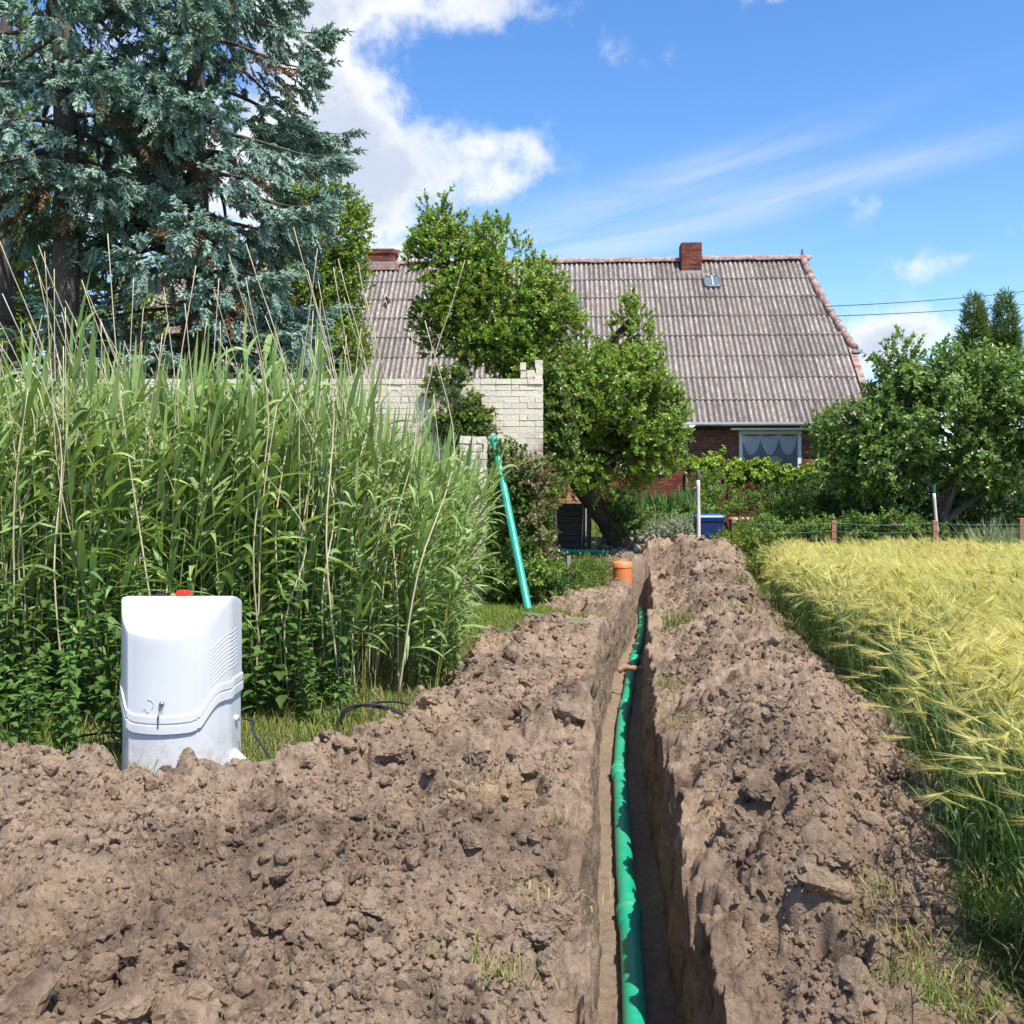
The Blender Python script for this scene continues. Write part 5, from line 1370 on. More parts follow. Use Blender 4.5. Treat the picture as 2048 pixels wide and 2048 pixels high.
thuja_v = [twig_cluster(80 + k, 30, .36, .075, .028, (.12, .20, .045), (.21, .30, .075), .7, mat='soft') for k in range(5)]
YT = 33.0
for (pa, pt, lab) in ((1948, 592, 'left one of two dark columnar conifers behind the lilac tree'), (2008, 586, 'right one of two dark columnar conifers behind the lilac tree')):
    tree('columnar_conifer', lab, tuple(P(pa, 1040, YT)), [(P(pa, 1045, YT), .2), (P(pa, 850, YT), .15), (P(pa, 640, YT), .05)],
         [lobe(pa, pt + 42, YT, 12, 42), lobe(pa - 3, pt + 95, YT, 20, 60), lobe(pa + 4, pt + 90, YT, 17, 60), lobe(pa, pt + 180, YT, 26, 80)], 5200, thuja_v, 90 + pa, (.45, .75), .55, .34, 1.0, 'tree', 'columnar conifers')
lime_v = [twig_cluster(100 + k, 16, .28, .08, .055, (.18, .28, .04), (.31, .42, .07), 1.3) for k in range(5)]
YB = 26.0
tree('broadleaf_tree', 'bright green tree between the blue spruce and the farmhouse', tuple(P(640, 1000, YB)), [(P(645, 1010, YB), .22), (P(640, 850, YB), .18), (P(640, 700, YB), .12)],
     [lobe(650, 450, YB, 85, 70), lobe(675, 465, YB, 50, 55), lobe(640, 560, YB, 90, 90), lobe(668, 580, YB, 38, 70), lobe(650, 680, YB, 85, 60), lobe(680, 705, YB - 2, 50, 45), lobe(580, 640, YB, 60, 90), lobe(600, 420, YB, 50, 50)], 2600, lime_v, 131, (.9, 1.35), .4, .40, 1.2)
tree('yellowish_tree', 'yellow green broadleaf tree at the far left behind the spruces', tuple(P(30, 1000, 27)), [(P(35, 1010, 27), .3), (P(30, 700, 27), .22), (P(40, 400, 27), .15)],
     [lobe(20, 70, 27, 100, 110), lobe(-30, 250, 27, 110, 120), lobe(60, 420, 27, 120, 90), lobe(20, 560, 27, 120, 80), lobe(110, 560, 27, 80, 70), lobe(60, 660, 27, 130, 70), lobe(230, 620, 27.5, 90, 80), lobe(200, 330, 28, 60, 70), lobe(330, 700, 27.5, 140, 60)], 3400, lime_v, 137, (1.0, 1.5), .35, .45, .9)

# ------------------------------------------------------------------ blue spruces
def spruce_spray(seed, brown=0.0, nsh=26):
    """branchlet along +Z: finger-like shoots covered with short needles"""
    rg = np.random.default_rng(seed); mb = MB(); L_ = .46
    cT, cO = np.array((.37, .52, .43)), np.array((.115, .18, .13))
    bC = np.array((.22, .12, .045))
    mb.tube([(0, 0, 0), (0, .01, L_ * .5), (0, 0, L_)], [.008, .006, .003], 4, (.07, .05, .04), cap=False)
    th = np.linspace(0, 2 * math.pi, 5, endpoint=False)
    for k in range(nsh):
        t = .12 + .88 * k / (nsh - 1); side = 1 if k % 2 else -1
        b0 = np.array([0, 0, t * L_])
        a = rg.uniform(.55, .95) if k < nsh - 1 else 0
        d = np.array([side * math.sin(a), rg.uniform(-.7, .5), math.cos(a)]); d /= np.linalg.norm(d)
        ln = rg.uniform(.10, .18) * (1.25 - .5 * t); r = rg.uniform(.0125, .018)
        u = np.cross(d, [0, 1, .1]); u /= np.linalg.norm(u); v = np.cross(d, u)
        isb = rg.random() < brown
        V = []; C = []
        for q, (s, rr) in enumerate(((0, .55), (.35, 1.0), (.75, .9), (1.0, .25))):
            for j, a_ in enumerate(th):
                k2 = 1.35 if (j + q) % 2 else .75
                V.append(b0 + d * ln * s + (u * math.cos(a_ + q * .6) + v * math.sin(a_ + q * .6)) * r * rr * k2)
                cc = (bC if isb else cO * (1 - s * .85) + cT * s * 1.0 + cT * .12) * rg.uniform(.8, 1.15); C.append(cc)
        Fq = [(i * 5 + j, i * 5 + (j + 1) % 5, (i + 1) * 5 + (j + 1) % 5, (i + 1) * 5 + j) for i in range(3) for j in range(5)]
        mb.add(V, [Fq], np.array(C))
        # needles standing off
        nn = 18; V = []; C = []
        for q in range(nn):
            s = rg.uniform(.1, 1.0); a_ = rg.uniform(0, 6.28); o_ = b0 + d * ln * s; e = (u * math.cos(a_) + v * math.sin(a_)); nd = e * .8 + d * .7; nd /= np.linalg.norm(nd)
            w = np.cross(nd, d) * .0035; V += [o_ - w, o_ + w, o_ + nd * .034]; C += [(bC if isb else cT * rg.uniform(.7, 1.15))] * 3
        mb.add(V, [[(3 * q, 3 * q + 1, 3 * q + 2) for q in range(nn)]], np.array(C))
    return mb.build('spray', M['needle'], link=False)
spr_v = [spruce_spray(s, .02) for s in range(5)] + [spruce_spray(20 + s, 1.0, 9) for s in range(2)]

def spruce(name, label, px, Y, rtrunk, z_lo, z_hi, rad, seed, nb, azf=None, bare=None, side=None):
    b = P(px, HZ, Y); base = Vector((b.x, Y, 0)); root = empty(name, base); tag(root, label, 'tree', None)
    rg = np.random.default_rng(seed); zt = z_hi + 2
    zz = np.linspace(-.2, zt, 26); path = [(.05 * math.sin(z * .6 + seed), .05 * math.cos(z * .5), z) for z in zz]
    V, Fq, Fc = tube(path, np.linspace(rtrunk * 1.12, rtrunk * .35, 26) * (1 + .04 * np.sin(np.arange(26) * 2.3)), 16)
    j = (fbm(V[:, 0] * 12, V[:, 1] * 12, V[:, 2] * 5, seed=seed, oct=3) - .5)[:, None] * .05
    mk('trunk', V + j * np.array([1, 1, 0]), [Fq] + Fc, M['sbark'], root, smooth=True)
    bm_ = MB(); pts = []; dirs = []; idx = []; scl = []
    for k in range(nb):
        z0 = z_lo + (z_hi - z_lo) * ((k + rg.random()) / nb) ** 1.5
        az = k * 2.399 + rg.uniform(-.35, .35)
        R = rad(z0) * rg.uniform(.8, 1.12)
        h = np.array([math.cos(az), math.sin(az), 0]); s_ = np.array([-h[1], h[0], 0])
        droop = rg.uniform(.14, .42)
        def at(t): return np.array([0, 0, z0]) + h * R * t + np.array([0, 0, 1]) * R * (.12 * t - droop * 2.2 * t * t + droop * 1.15 * t ** 4) + s_ * .12 * R * math.sin(t * 2 + k)
        q = [at(t) for t in np.linspace(0, 1, 9)]; bm_.tube(q, np.linspace(.045, .008, 9) * (rtrunk / .22), 6, cap=False)
        browny = rg.random() < .24
        ns = int(15 * R / 2.6 * 5.2)
        for i in range(ns):
            t = 1 - rg.random() ** 1.25 * .72; c = at(t); tg = at(min(1, t + .03)) - at(t - .03); tg /= np.linalg.norm(tg)
            sd = rg.choice([-1, 1]); wid = .85 * (1.12 - t) * min(1, R / 2.2) + .05
            off = rg.random() ** .8 * wid
            # secondary branchlet: out to the side, then hanging
            o = c + s_ * sd * off + tg * off * .45 + np.array([0, 0, -.45 * off - rg.random() * .10])
            hang = rg.random() < .33
            d = tg * .8 + s_ * sd * (.75 if not hang else .2) + np.array([0, 0, -.22 if not hang else -1.5]) + rg.normal(0, .18, 3)
            if hang: o = o + np.array([0, 0, -.12 - .25 * rg.random()])
            pts.append(o); dirs.append(d); scl.append(rg.uniform(.55, .95)); idx.append(5 + rg.integers(0, 2) if (browny and t < .8 and rg.random() < .75) or (hang and rg.random() < .18) else rg.integers(0, 5))
        pts.append(at(1.0)); dirs.append(at(1.0) - at(.94)); scl.append(1.1); idx.append(0)
    if bare:
        for k in range(bare[2]):
            z0 = rg.uniform(bare[0], bare[1]); az = rg.uniform(0, 6.28); R = rg.uniform(.5, 1.7); h = np.array([math.cos(az), math.sin(az), 0])
            q = [np.array([0, 0, z0]) + h * R * t + np.array([rg.normal(0, .03), rg.normal(0, .03), -.25 * R * t * t]) for t in np.linspace(0, 1, 6)]; bm_.tube(q, np.linspace(.018, .004, 6), 4, cap=False)
            for i in range(5):
                c = q[rg.integers(2, 6)]; e = rg.normal(0, .25, 3); bm_.tube([c, c + e * .5, c + e + np.array([0, 0, -.1])], [.006, .004, .002], 3, cap=False)
    bm_.build('branches', M['sbark'], root)
    pts = np.array(pts); n = len(pts); dirs = np.array(dirs)
    # the flat side of a spray faces up: spin about its axis so that local Y points upward
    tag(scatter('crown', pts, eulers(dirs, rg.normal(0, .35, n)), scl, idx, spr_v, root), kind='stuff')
    return root
def radB(z): return np.interp(z, [2.0, 4.0, 6.0, 8.0, 9.5, 11, 14, 17], [2.1, 2.35, 2.4, 2.5, 2.45, 2.0, 1.3, .4])
spruce('blue_spruce', 'large blue spruce with drooping silvery boughs behind the reeds', 395, 19.2, .24, 2.2, 15.0, radB, 11, 112)
spruce('spruce_with_bare_trunk', 'spruce with a bare lower trunk at the picture\'s left edge', 130, 17.8, .25, 6.9, 15.0, lambda z: np.interp(z, [6.5, 8, 10, 15], [1.9, 2.3, 2.4, 1.2]), 23, 46, bare=(2.6, 8.0, 60))
spruce('dark_spruce', 'shaded spruce standing farther back at the left edge', 10, 22.5, .22, 4.5, 15.0, lambda z: np.interp(z, [4, 8, 15], [2.2, 2.8, 1.2]), 37, 14)

# ------------------------------------------------------------------ reeds
REED_L, REED_S, DEAD = ((.175, .275, .088), (.31, .43, .145)), (.34, .36, .10), None
def blade(mb, o, az, L_, W, rise, droop, col, twist=0.0, n=8):
    h = np.array([math.cos(az), math.sin(az), 0]); s = np.array([-h[1], h[0], 0]); V = []
    tw = twist
    for i in range(n + 1):
        t = i / n
        p = o + h * L_ * (t * math.cos(rise) * (1 - .12 * t)) + np.array([0, 0, L_ * (t * math.sin(rise) - droop * t * t)])
        w = W / 2 * min(1, (t * 5 + .35)) * (1 - t ** 2.2) + .0006
        a = tw * t; sv = s * math.cos(a) + np.array([0, 0, 1]) * math.sin(a)
        f = .25 * w * np.array([0, 0, 1])
        V += [p - sv * w + f, p, p + sv * w + f]
    Fq = []
    for i in range(n): a = i * 3; Fq += [(a, a + 1, a + 4, a + 3), (a + 1, a + 2, a + 5, a + 4)]
    mb.add(V, [Fq], col)
def reed_mesh(seed):
    rg = np.random.default_rng(seed); H = rg.uniform(2.2, 2.85); lean = rg.normal(0, .05, 2) + np.array([.03, 0])
    def at(z): return np.array([lean[0] * z * z * .5, lean[1] * z * z * .5, z])
    st = MB(); st.tube([at(z) for z in np.linspace(0, H * .93, 8)], np.linspace(.0062, .003, 8), 5, np.array(REED_S) * rg.uniform(.8, 1.15), cap=False)
    lv = MB(); n = rg.integers(12, 16)
    for k in range(n):
        z = H * (.20 + .74 * k / n); az = (k % 2) * math.pi + rg.normal(.2, .75)
        # wind from the left turns the blades to +X
        if math.cos(az) < -.2 and rg.random() < .6: az = math.pi - az
        c = np.array(REED_L[0]) + (np.array(REED_L[1]) - np.array(REED_L[0])) * rg.random()
        top = k / n
        blade(lv, at(z), az, rg.uniform(.42, .70), rg.uniform(.040, .066), rg.uniform(.75, 1.3) if top > .5 else rg.uniform(.35, 1.15), rg.uniform(.15, .75), c * rg.uniform(.85, 1.15), rg.normal(0, .7))
    blade(lv, at(H * .9), rg.uniform(-.8, .8), .5, .032, 1.45, .12, np.array(REED_L[1]), .3)
    return st, lv
reeds = []
for k in range(14):
    st, lv = reed_mesh(700 + k); s_ = st.build('reed', M['reed'], link=False); l_ = lv.build('leaves', M['reed'], link=False)
    jn = MB(); 
    for q in (st, lv):
        V = np.concatenate(q.v); jn.add(V, [np.concatenate(x) for x in q.f.values()], np.concatenate(q.c))
    # keep faces aligned: add() offsets each block by the running count
    reeds.append((s_.data, l_.data, jn.build('reed_plant', M['reed'], link=False)))
def reed_right(y):  return np.interp(y, [7.3, 8.0, 9.0, 10.5, 12.5], [-1.0, -.62, -.55, -.62, -.8])
def reed_front(x): return np.interp(x, [-6, -3.5, -2.5, -1.6, -1.0, -.5], [7.2, 7.4, 7.5, 7.6, 7.7, 8.2])
rg = np.random.default_rng(44)
cand = []
while len(cand) < 1500:
    x, y = rg.uniform(-7.2, -.5), rg.uniform(7.0, 12.2)
    if x < reed_right(y) and y > reed_front(x) + .25 * (vnoise(np.array([x * 2.5]), np.array([.5]), seed=3)[0] - .5): cand.append((x, y))
cand = np.array(cand)
vis = np.abs(cand[:, 0] / cand[:, 1]) < .54
depth = cand[:, 1] - np.array([reed_front(x) for x in cand[:, 0]])
edge = np.minimum(depth, (reed_right(cand[:, 1]) - cand[:, 0]) * 1.5)
order = np.argsort(edge + np.where(vis, 0, 50)); front = order[:280]; back = order[280:]
for i, k in enumerate(front):
    s_, l_, _ = reeds[i % 14]
    o = bpy.data.objects.new('reed', s_); COL.objects.link(o); x, y = cand[k]; o.location = (x, y, float(base_z(x, y)))
    lean = .10 * ss(-1.6, -.6, x); o.rotation_euler = (rg.normal(0, .05), rg.normal(.02, .05) + lean * 1.6, rg.normal(0, .6)); sc_ = rg.uniform(.86, 1.12) * (1 - .26 * float(ss(-2.2, -.5, x))); o.scale = (sc_, sc_, sc_)
    l = bpy.data.objects.new('leaves', l_); COL.objects.link(l); l.parent = o; l['kind'] = 'stuff'
    if x < -2.75: tag(o, 'green reed standing in the bed left of the white cabinet', 'reed', 'reeds left of the cabinet')
    elif x < -1.3: tag(o, 'green reed standing right behind the white cabinet', 'reed', 'reeds behind the cabinet')
    else: tag(o, 'green reed arching toward the leaning pipe at the bed\'s right end', 'reed', 'reeds at the right end of the bed')
n = len(back); q = cand[back]
o = scatter('reed_bed', np.column_stack([q, base_z(q[:, 0], q[:, 1])]), np.column_stack([rg.normal(0, .06, n), rg.normal(.03, .06, n) + .12 * ss(-1.6, -.6, q[:, 0]), rg.normal(0, .6, n)]), rg.uniform(.85, 1.14, n) * (1 - .26 * ss(-2.2, -.5, q[:, 0])), rg.integers(0, 14, n), [r[2] for r in reeds])
tag(o, 'dense green mass of reeds filling the bed behind the cabinet', 'reeds', kind='stuff')
# dead canes standing above the leaves
canes = []
for k in range(6):
    r_ = np.random.default_rng(800 + k); H = 3.0; q = spline([(0, 0, 0), (r_.normal(0, .05), r_.normal(0, .05), 1.1), (r_.normal(0, .1), r_.normal(0, .1), 2.1), (r_.normal(0, .16), r_.normal(0, .16), 3.1)], 16)
    V, Fq, Fc = tube(q, np.linspace(.0075, .003, 16), 6); canes.append(mk('dead_cane', V, [Fq] + Fc, M['straw'], smooth=True, link=False).data)
    node = MB()
for i in range(215):
    if i < 55: x, y = -rg.uniform(2.9, 4.6), rg.uniform(7.3, 8.8)
    elif i < 80: x, y = rg.uniform(-1.75, -1.15), rg.uniform(7.8, 9.2)
    else: x, y = rg.uniform(-4.4, -.8), rg.uniform(7.5, 10.2)
    if x > reed_right(y): continue
    o = bpy.data.objects.new('dead_cane', canes[i % 6]); COL.objects.link(o); o.location = (x, y, 0)
    l_ = -.10 if i < 30 else rg.normal(0, .06)
    o.rotation_euler = (rg.normal(0, .05), l_ + rg.normal(0, .04) , rg.uniform(0, .8)); s_ = rg.uniform(.72, 1.16) if i < 150 else rg.uniform(.5, .85); o.scale = (1, 1, s_)
    if x < -2.75: tag(o, 'dry straw coloured cane among the reeds left of the cabinet', 'cane', 'dead canes left of the cabinet')
    else: tag(o, 'dry straw coloured cane among the reeds behind and right of the cabinet', 'cane', 'dead canes right of the cabinet')
q = [P(860, 740, 8.6) + Vector((-.25, .0, -1.2)), P(868, 720, 8.6), P(900, 620, 8.6), P(930, 520, 8.6)]
V, Fq, Fc = tube(spline(q, 12), np.linspace(.007, .003, 12), 6); o = mk('dead_cane', V, [Fq] + Fc, M['straw'], smooth=True); tag(o, 'single long straw cane slanting across the pear tree', 'cane', 'dead reed canes')

# ------------------------------------------------------------------ nettles and weeds in front of the reeds
def nettle(seed, H=None, c=((.065, .14, .028), (.11, .20, .045))):
    rg = np.random.default_rng(seed); H = H or rg.uniform(.6, 1.15); mb = MB(); b = rg.normal(0, .07, 2)
    def at(z): return np.array([b[0] * z * z, b[1] * z * z, z])
    mb.tube([at(z) for z in np.linspace(0, H, 6)], np.linspace(.0055, .0025, 6), 5, (.10, .14, .04), cap=False)
    n = int(H / .075)
    for k in range(n):
        z = H * (.12 + .88 * (k + 1) / n); sz = .105 * (1 - .55 * (k / n) ** 3) * rg.uniform(.8, 1.2)
        for s in (0, 1):
            az = k * math.pi / 2 + s * math.pi + rg.normal(0, .25); L_ = sz * rg.uniform(.9, 1.1)
            # toothed outline
            ts = np.linspace(0, 1, 9); w = L_ * .32 * np.sin(np.pi * ts ** .65) * (1 + .14 * (np.arange(9) % 2)); V = []
            for t, ww in zip(ts, w): V += [(-ww, L_ * t, .25 * ww - .30 * L_ * t * t), (0, L_ * t, -.30 * L_ * t * t), (ww, L_ * t, .25 * ww - .30 * L_ * t * t)]
            Fq = []
            for i in range(8): a = i * 3; Fq += [(a, a + 1, a + 4, a + 3), (a + 1, a + 2, a + 5, a + 4)]
            R = rotm(0, 0, az) @ rotm(rg.uniform(-.35, .45), 0, 0)
            pet = R @ np.array([0, .03, 0]); u = rg.random(); cc = (np.array(c[0]) * (1 - u) + np.array(c[1]) * u) * (1 + .5 * (k / n) ** 2)
            mb.add(np.array(V) @ R.T + at(z) + pet, [Fq], cc)
    return mb.build('nettle', M['soft'], link=False)
net = [nettle(900 + k) for k in range(7)]
rg = np.random.default_rng(71)
spots = [(rg.uniform(-4.2, -2.35), rg.uniform(6.55, 7.5)) for _ in range(62)] + [(rg.uniform(-3.5, -2.4), rg.uniform(5.95, 6.5)) for _ in range(22)] + [(rg.uniform(-1.55, -1.1), rg.uniform(6.9, 7.5)) for _ in range(8)] + [(rg.uniform(-2.4, -1.2), rg.uniform(7.1, 7.9)) for _ in range(30)] + [(rg.uniform(-.75, -.45), rg.uniform(7.9, 9.0)) for _ in range(8)]
for i, (x, y) in enumerate(spots):
    o = bpy.data.objects.new('nettle', net[i % 7].data); COL.objects.link(o); o.location = (x, y, float(gz(x, y)[0]) - .03); s_ = rg.uniform(.75, 1.15) * (.62 if 62 <= i < 92 or i >= 122 else 1.0) * (.8 if i < 62 and y < 6.9 else 1); o.scale = (s_, s_, s_); o.rotation_euler = (rg.normal(0, .1), rg.normal(0, .1), rg.uniform(0, 6.28))
    if x < -2.3: tag(o, 'green nettle with toothed leaves growing left of the cabinet', 'nettle', 'nettles left of the cabinet')
    else: tag(o, 'green nettle with toothed leaves behind or right of the cabinet', 'nettle', 'nettles right of the cabinet')
# ------------------------------------------------------------------ barley
def barley_stalk(mb, rg, o, H, nod_az, awns=15, fat=1.0):
    g = np.array((.125, .205, .065)) * rg.uniform(.8, 1.2); ec = np.array((.50, .50, .14)) * rg.uniform(.85, 1.15); ac = np.array((.76, .665, .27)) * rg.uniform(.85, 1.15)
    h = np.array([math.cos(nod_az), math.sin(nod_az), 0]); lean = rg.uniform(.02, .16)
    q = [o, o + np.array([0, 0, H * .4]) + h * lean * H * .15, o + np.array([0, 0, H * .8]) + h * lean * H * .5, o + np.array([0, 0, H * .97]) + h * (lean * H * .8 + .02), o + np.array([0, 0, H * 1.0]) + h * (lean * H + .06)]
    s = np.array([-h[1], h[0], 0]); V = []; C = []
    for i, p in enumerate(q): V += [p - s * .0017 * fat, p + s * .0017 * fat + h * .001]; C += [g * (1 + .6 * (i / 4) ** 2), g * (1 + .6 * (i / 4) ** 2)]
    mb.add(V, [[(2 * i, 2 * i + 1, 2 * i + 3, 2 * i + 2) for i in range(4)]], np.array(C))
    d = h * rg.uniform(.35, 1.0) + np.array([0, 0, rg.uniform(-.45, 1.1)]) + s * rg.normal(0, .25); d /= np.linalg.norm(d)
    e0 = q[-1]; L_ = rg.uniform(.065, .09); u = np.cross(d, [0, 0, 1.0]); u /= np.linalg.norm(u) + 1e-6; v = np.cross(d, u)
    V = []
    for t, r in ((0, .003), (.3, .0065), (.7, .0055), (1, .0015)):
        for a in range(4): V.append(e0 + d * L_ * t + (u * math.cos(a * 1.571) + v * .7 * math.sin(a * 1.571)) * r * fat)
    mb.add(V, [[(i * 4 + j, i * 4 + (j + 1) % 4, i * 4 + 4 + (j + 1) % 4, i * 4 + 4 + j) for i in range(3) for j in range(4)]], ec)
    V = []
    for k in range(awns):
        t = rg.random(); b = e0 + d * L_ * t; a = rg.uniform(0, 6.28); ad = d + (u * math.cos(a) + v * math.sin(a)) * rg.uniform(.05, .30); ad /= np.linalg.norm(ad)
        w = np.cross(ad, rg.normal(size=3)); w /= np.linalg.norm(w); w *= .0009 * fat; V += [b - w, b + w, b + ad * rg.uniform(.11, .175)]
    mb.add(V, [[(3 * k, 3 * k + 1, 3 * k + 2) for k in range(awns)]], ac)
    for k in range(3):
        z = H * rg.uniform(.2, .78); c = g * rg.uniform(.75, 1.1) if rg.random() > .07 else np.array((.42, .30, .07))
        blade(mb, o + np.array([0, 0, z]) + h * lean * z * .3, rg.uniform(0, 6.28), rg.uniform(.14, .24), .011 * fat, rg.uniform(.6, 1.3), rg.uniform(.3, .9), c, rg.normal(0, .6), 5)
def barley_clump(seed, n=14, R=.14, fat=1.0):
    rg = np.random.default_rng(seed); mb = MB()
    for k in range(n): barley_stalk(mb, rg, np.array([rg.normal(0, R * .6), rg.normal(0, R * .6), 0]), rg.uniform(.55, .82), rg.normal(math.pi, 1.0), 20, fat)
    return mb.build('barley_clump', M['barley'], link=False)
bar_v = [barley_clump(1000 + k) for k in range(6)] + [barley_clump(1100 + k, 14, .16, 1.35) for k in range(4)]
edge_y = RIGHT_EDGE[::-1, 1]; edge_x = RIGHT_EDGE[::-1, 0]
def field_x(y):
    return np.interp(y, [0.5, 2.6, 3.5, 4.2, 5.0, 6.2, 6.9, 8.35, 10.5, 13.2, 16, 18, 19.6, 20.6], [1.9, 1.85, 1.84, 1.90, 2.12, 2.48, 2.86, 2.84, 3.14, 3.5, 4.05, 4.55, 5.0, 5.3])
rg = np.random.default_rng(91)
n = 7400; y = rg.uniform(2.3, 19.7, n); x = rg.uniform(1.4, 13.5, n); fx = field_x(y) + .22 * (vnoise(y * 1.3, y * 0, seed=9) - .5)
ok = (x > fx + .06) & (x < .60 * y + .8) ; x, y, fx = x[ok], y[ok], fx[ok]
far = y > 10
keep = rg.random(len(x)) < np.where(far, .8, 1.0); x, y, far, fx = x[keep], y[keep], far[keep], fx[keep]; n = len(x)
tr = .92 + .16 * fbm(x * .5, y * .5, seed=95, oct=2) - .15 * ss(9, 17, y)
o = scatter('barley_field', np.column_stack([x, y, base_z(x, y) - .02]), np.column_stack([rg.normal(0, .06, n), -.03 - .03 * ss(.5, .0, x - fx) + rg.normal(0, .07, n), np.where(x - fx < .38, rg.uniform(1.2, 5.0, n), rg.normal(0, .7, n))]), tr * rg.uniform(.92, 1.1, n), np.where(far, 6 + rg.integers(0, 4, n), rg.integers(0, 6, n)), bar_v)
tag(o, 'ripening yellow green bearded barley covering the field on the right', 'barley', kind='stuff')
stalks = []
for k in range(8):
    mb = MB(); barley_stalk(mb, np.random.default_rng(1200 + k), np.zeros(3), .74, math.pi, 22, 1.0); stalks.append(mb.build('barley_stalk', M['barley'], link=False).data)
for k in range(150):
    yy = math.exp(rg.uniform(math.log(3.2), math.log(13))); xx = float(field_x(yy)) + rg.uniform(-.12, .12)
    o = bpy.data.objects.new('barley_stalk', stalks[k % 8]); COL.objects.link(o); o.location = (xx, yy, float(gz(xx, yy)[0]) - .03)
    o.rotation_euler = (rg.normal(.08, .12), rg.normal(-.04, .10), rg.normal(0, 1.2)); s_ = rg.uniform(.85, 1.15); o.scale = (s_, s_, s_)
    tag(o, 'bearded barley stalk nodding over the earth at the field\'s edge', 'barley stalk', 'barley stalks along the field edge')

# ------------------------------------------------------------------ grass
def grass_tuft(seed, n, H, c1, c2, W=.006, R=.05, droop=.5):
    rg = np.random.default_rng(seed); mb = MB()
    for k in range(n):
        u = rg.random(); c = np.array(c1) * (1 - u) + np.array(c2) * u
        blade(mb, np.array([rg.normal(0, R), rg.normal(0, R), 0]), rg.uniform(0, 6.28), H * rg.uniform(.6, 1.3), W, rg.uniform(.6, 1.4), rg.uniform(.1, droop), c, rg.normal(0, .5), 4)
    return mb.build('tuft', M['soft'], link=False)
gr_v = [grass_tuft(1300 + k, 26, .11, (.14, .23, .03), (.27, .35, .06)) for k in range(4)] + [grass_tuft(1320 + k, 22, .16, (.09, .16, .03), (.36, .31, .13), .005) for k in range(3)] + [grass_tuft(1340 + k, 18, .10, (.36, .28, .13), (.50, .41, .22), .004, .07, .9) for k in range(3)]
pts = []; idx = []; scl = []
def strew(x0, x1, y0, y1, n, ids, s=(.7, 1.2), cond=None):
    x = rg.uniform(x0, x1, n); y = rg.uniform(y0, y1, n); h, m_, d = soil_h(x, y)
    ok = (m_ < .25)
    if cond is not None: ok &= cond(x, y)
    x, y = x[ok], y[ok]; z = base_z(x, y)
    for a, b, c in zip(x, y, z): pts.append((a, b, c - .01)); idx.append(rg.choice(ids)); scl.append(rg.uniform(*s))
strew(-.7, 1.6, 11, 17.5, 3000, [0, 1, 2, 3, 0, 1, 4, 7], (.45, .95))
strew(-5.2, -.6, 5.4, 8.2, 2600, [0, 1, 2, 4, 5, 6, 7, 8], (.7, 1.4))
strew(-1.4, -.1, 7, 11.5, 900, [4, 5, 6, 7, 8, 9], (.7, 1.4))
strew(.5, 2.6, 15, 21, 900, [0, 1, 4, 5, 7, 8], (.7, 1.3))
strew(1.5, 5.2, 2.0, 20.5, 2200, [4, 5, 6, 0, 7], (.7, 1.3), lambda x, y: x < field_x(y) + .4)
strew(-.5, 12, 21.6, 27, 5200, [0, 1, 2, 3, 4, 5], (1.0, 1.9))
strew(-10, -.5, 12, 20, 1400, [0, 1, 4, 5], (1.0, 1.8))
for (px, py, n_, ids, sp) in [(945, 1555, 12, [8, 9, 5], .07), (1000, 1985, 4, [4, 5, 7], .05), (960, 1965, 3, [4, 0], .04), (1330, 1395, 22, [5, 6, 8, 4], .12), (1350, 1330, 10, [5, 6], .1), (1360, 1240, 14, [4, 0, 5], .12), (1300, 1230, 6, [4], .1), (1780, 1720, 22, [7, 8, 5], .10), (1810, 1760, 12, [8, 7], .08), (1430, 1800, 8, [0, 4], .04), (1435, 1890, 6, [4, 0], .04),
                           (1150, 1680, 10, [8, 9], .05), (1165, 1600, 10, [9, 8, 7], .05), (1190, 1530, 10, [8, 5], .06), (1205, 1440, 10, [8, 5], .07), (1180, 1910, 8, [4, 0], .04), (1110, 1800, 8, [9, 8], .05), (1195, 1370, 8, [5, 8], .08), (1240, 1300, 8, [5, 4], .1), (1540, 1260, 20, [0, 4, 5], .2), (1510, 1200, 24, [0, 4, 5], .25), (1830, 1480, 10, [4, 5], .1), (1900, 1840, 9, [4, 5, 7], .1), (1960, 1900, 12, [4, 5, 0], .12), (1990, 1960, 12, [4, 5, 7], .1),
                           (1240, 1170, 14, [8, 9, 7], .3), (1190, 1190, 14, [8, 9, 5], .3), (1860, 1790, 16, [4, 5, 8], .1), (1985, 1830, 16, [4, 0, 5], .1)]:
    for k in range(n_):
        Y = F * 1.38 / (py - HZ); p = P(px, py, Y); a, b = p.x + rg.normal(0, sp), p.y + rg.normal(0, sp * 1.5)
        if in_trench(a, b): continue
        pts.append((a, b, float(gz(a, b)[0]) + .02)); idx.append(rg.choice(ids)); scl.append(rg.uniform(.45, .95) * (1 if Y < 9 else 1.5))
n = len(pts); o = scatter('grass', pts, np.column_stack([rg.normal(0, .15, n), rg.normal(0, .15, n), rg.uniform(0, 6.28, n)]), scl, idx, gr_v); tag(o, 'short grass and straw tufts on turf and along the trench', 'grass', kind='stuff')
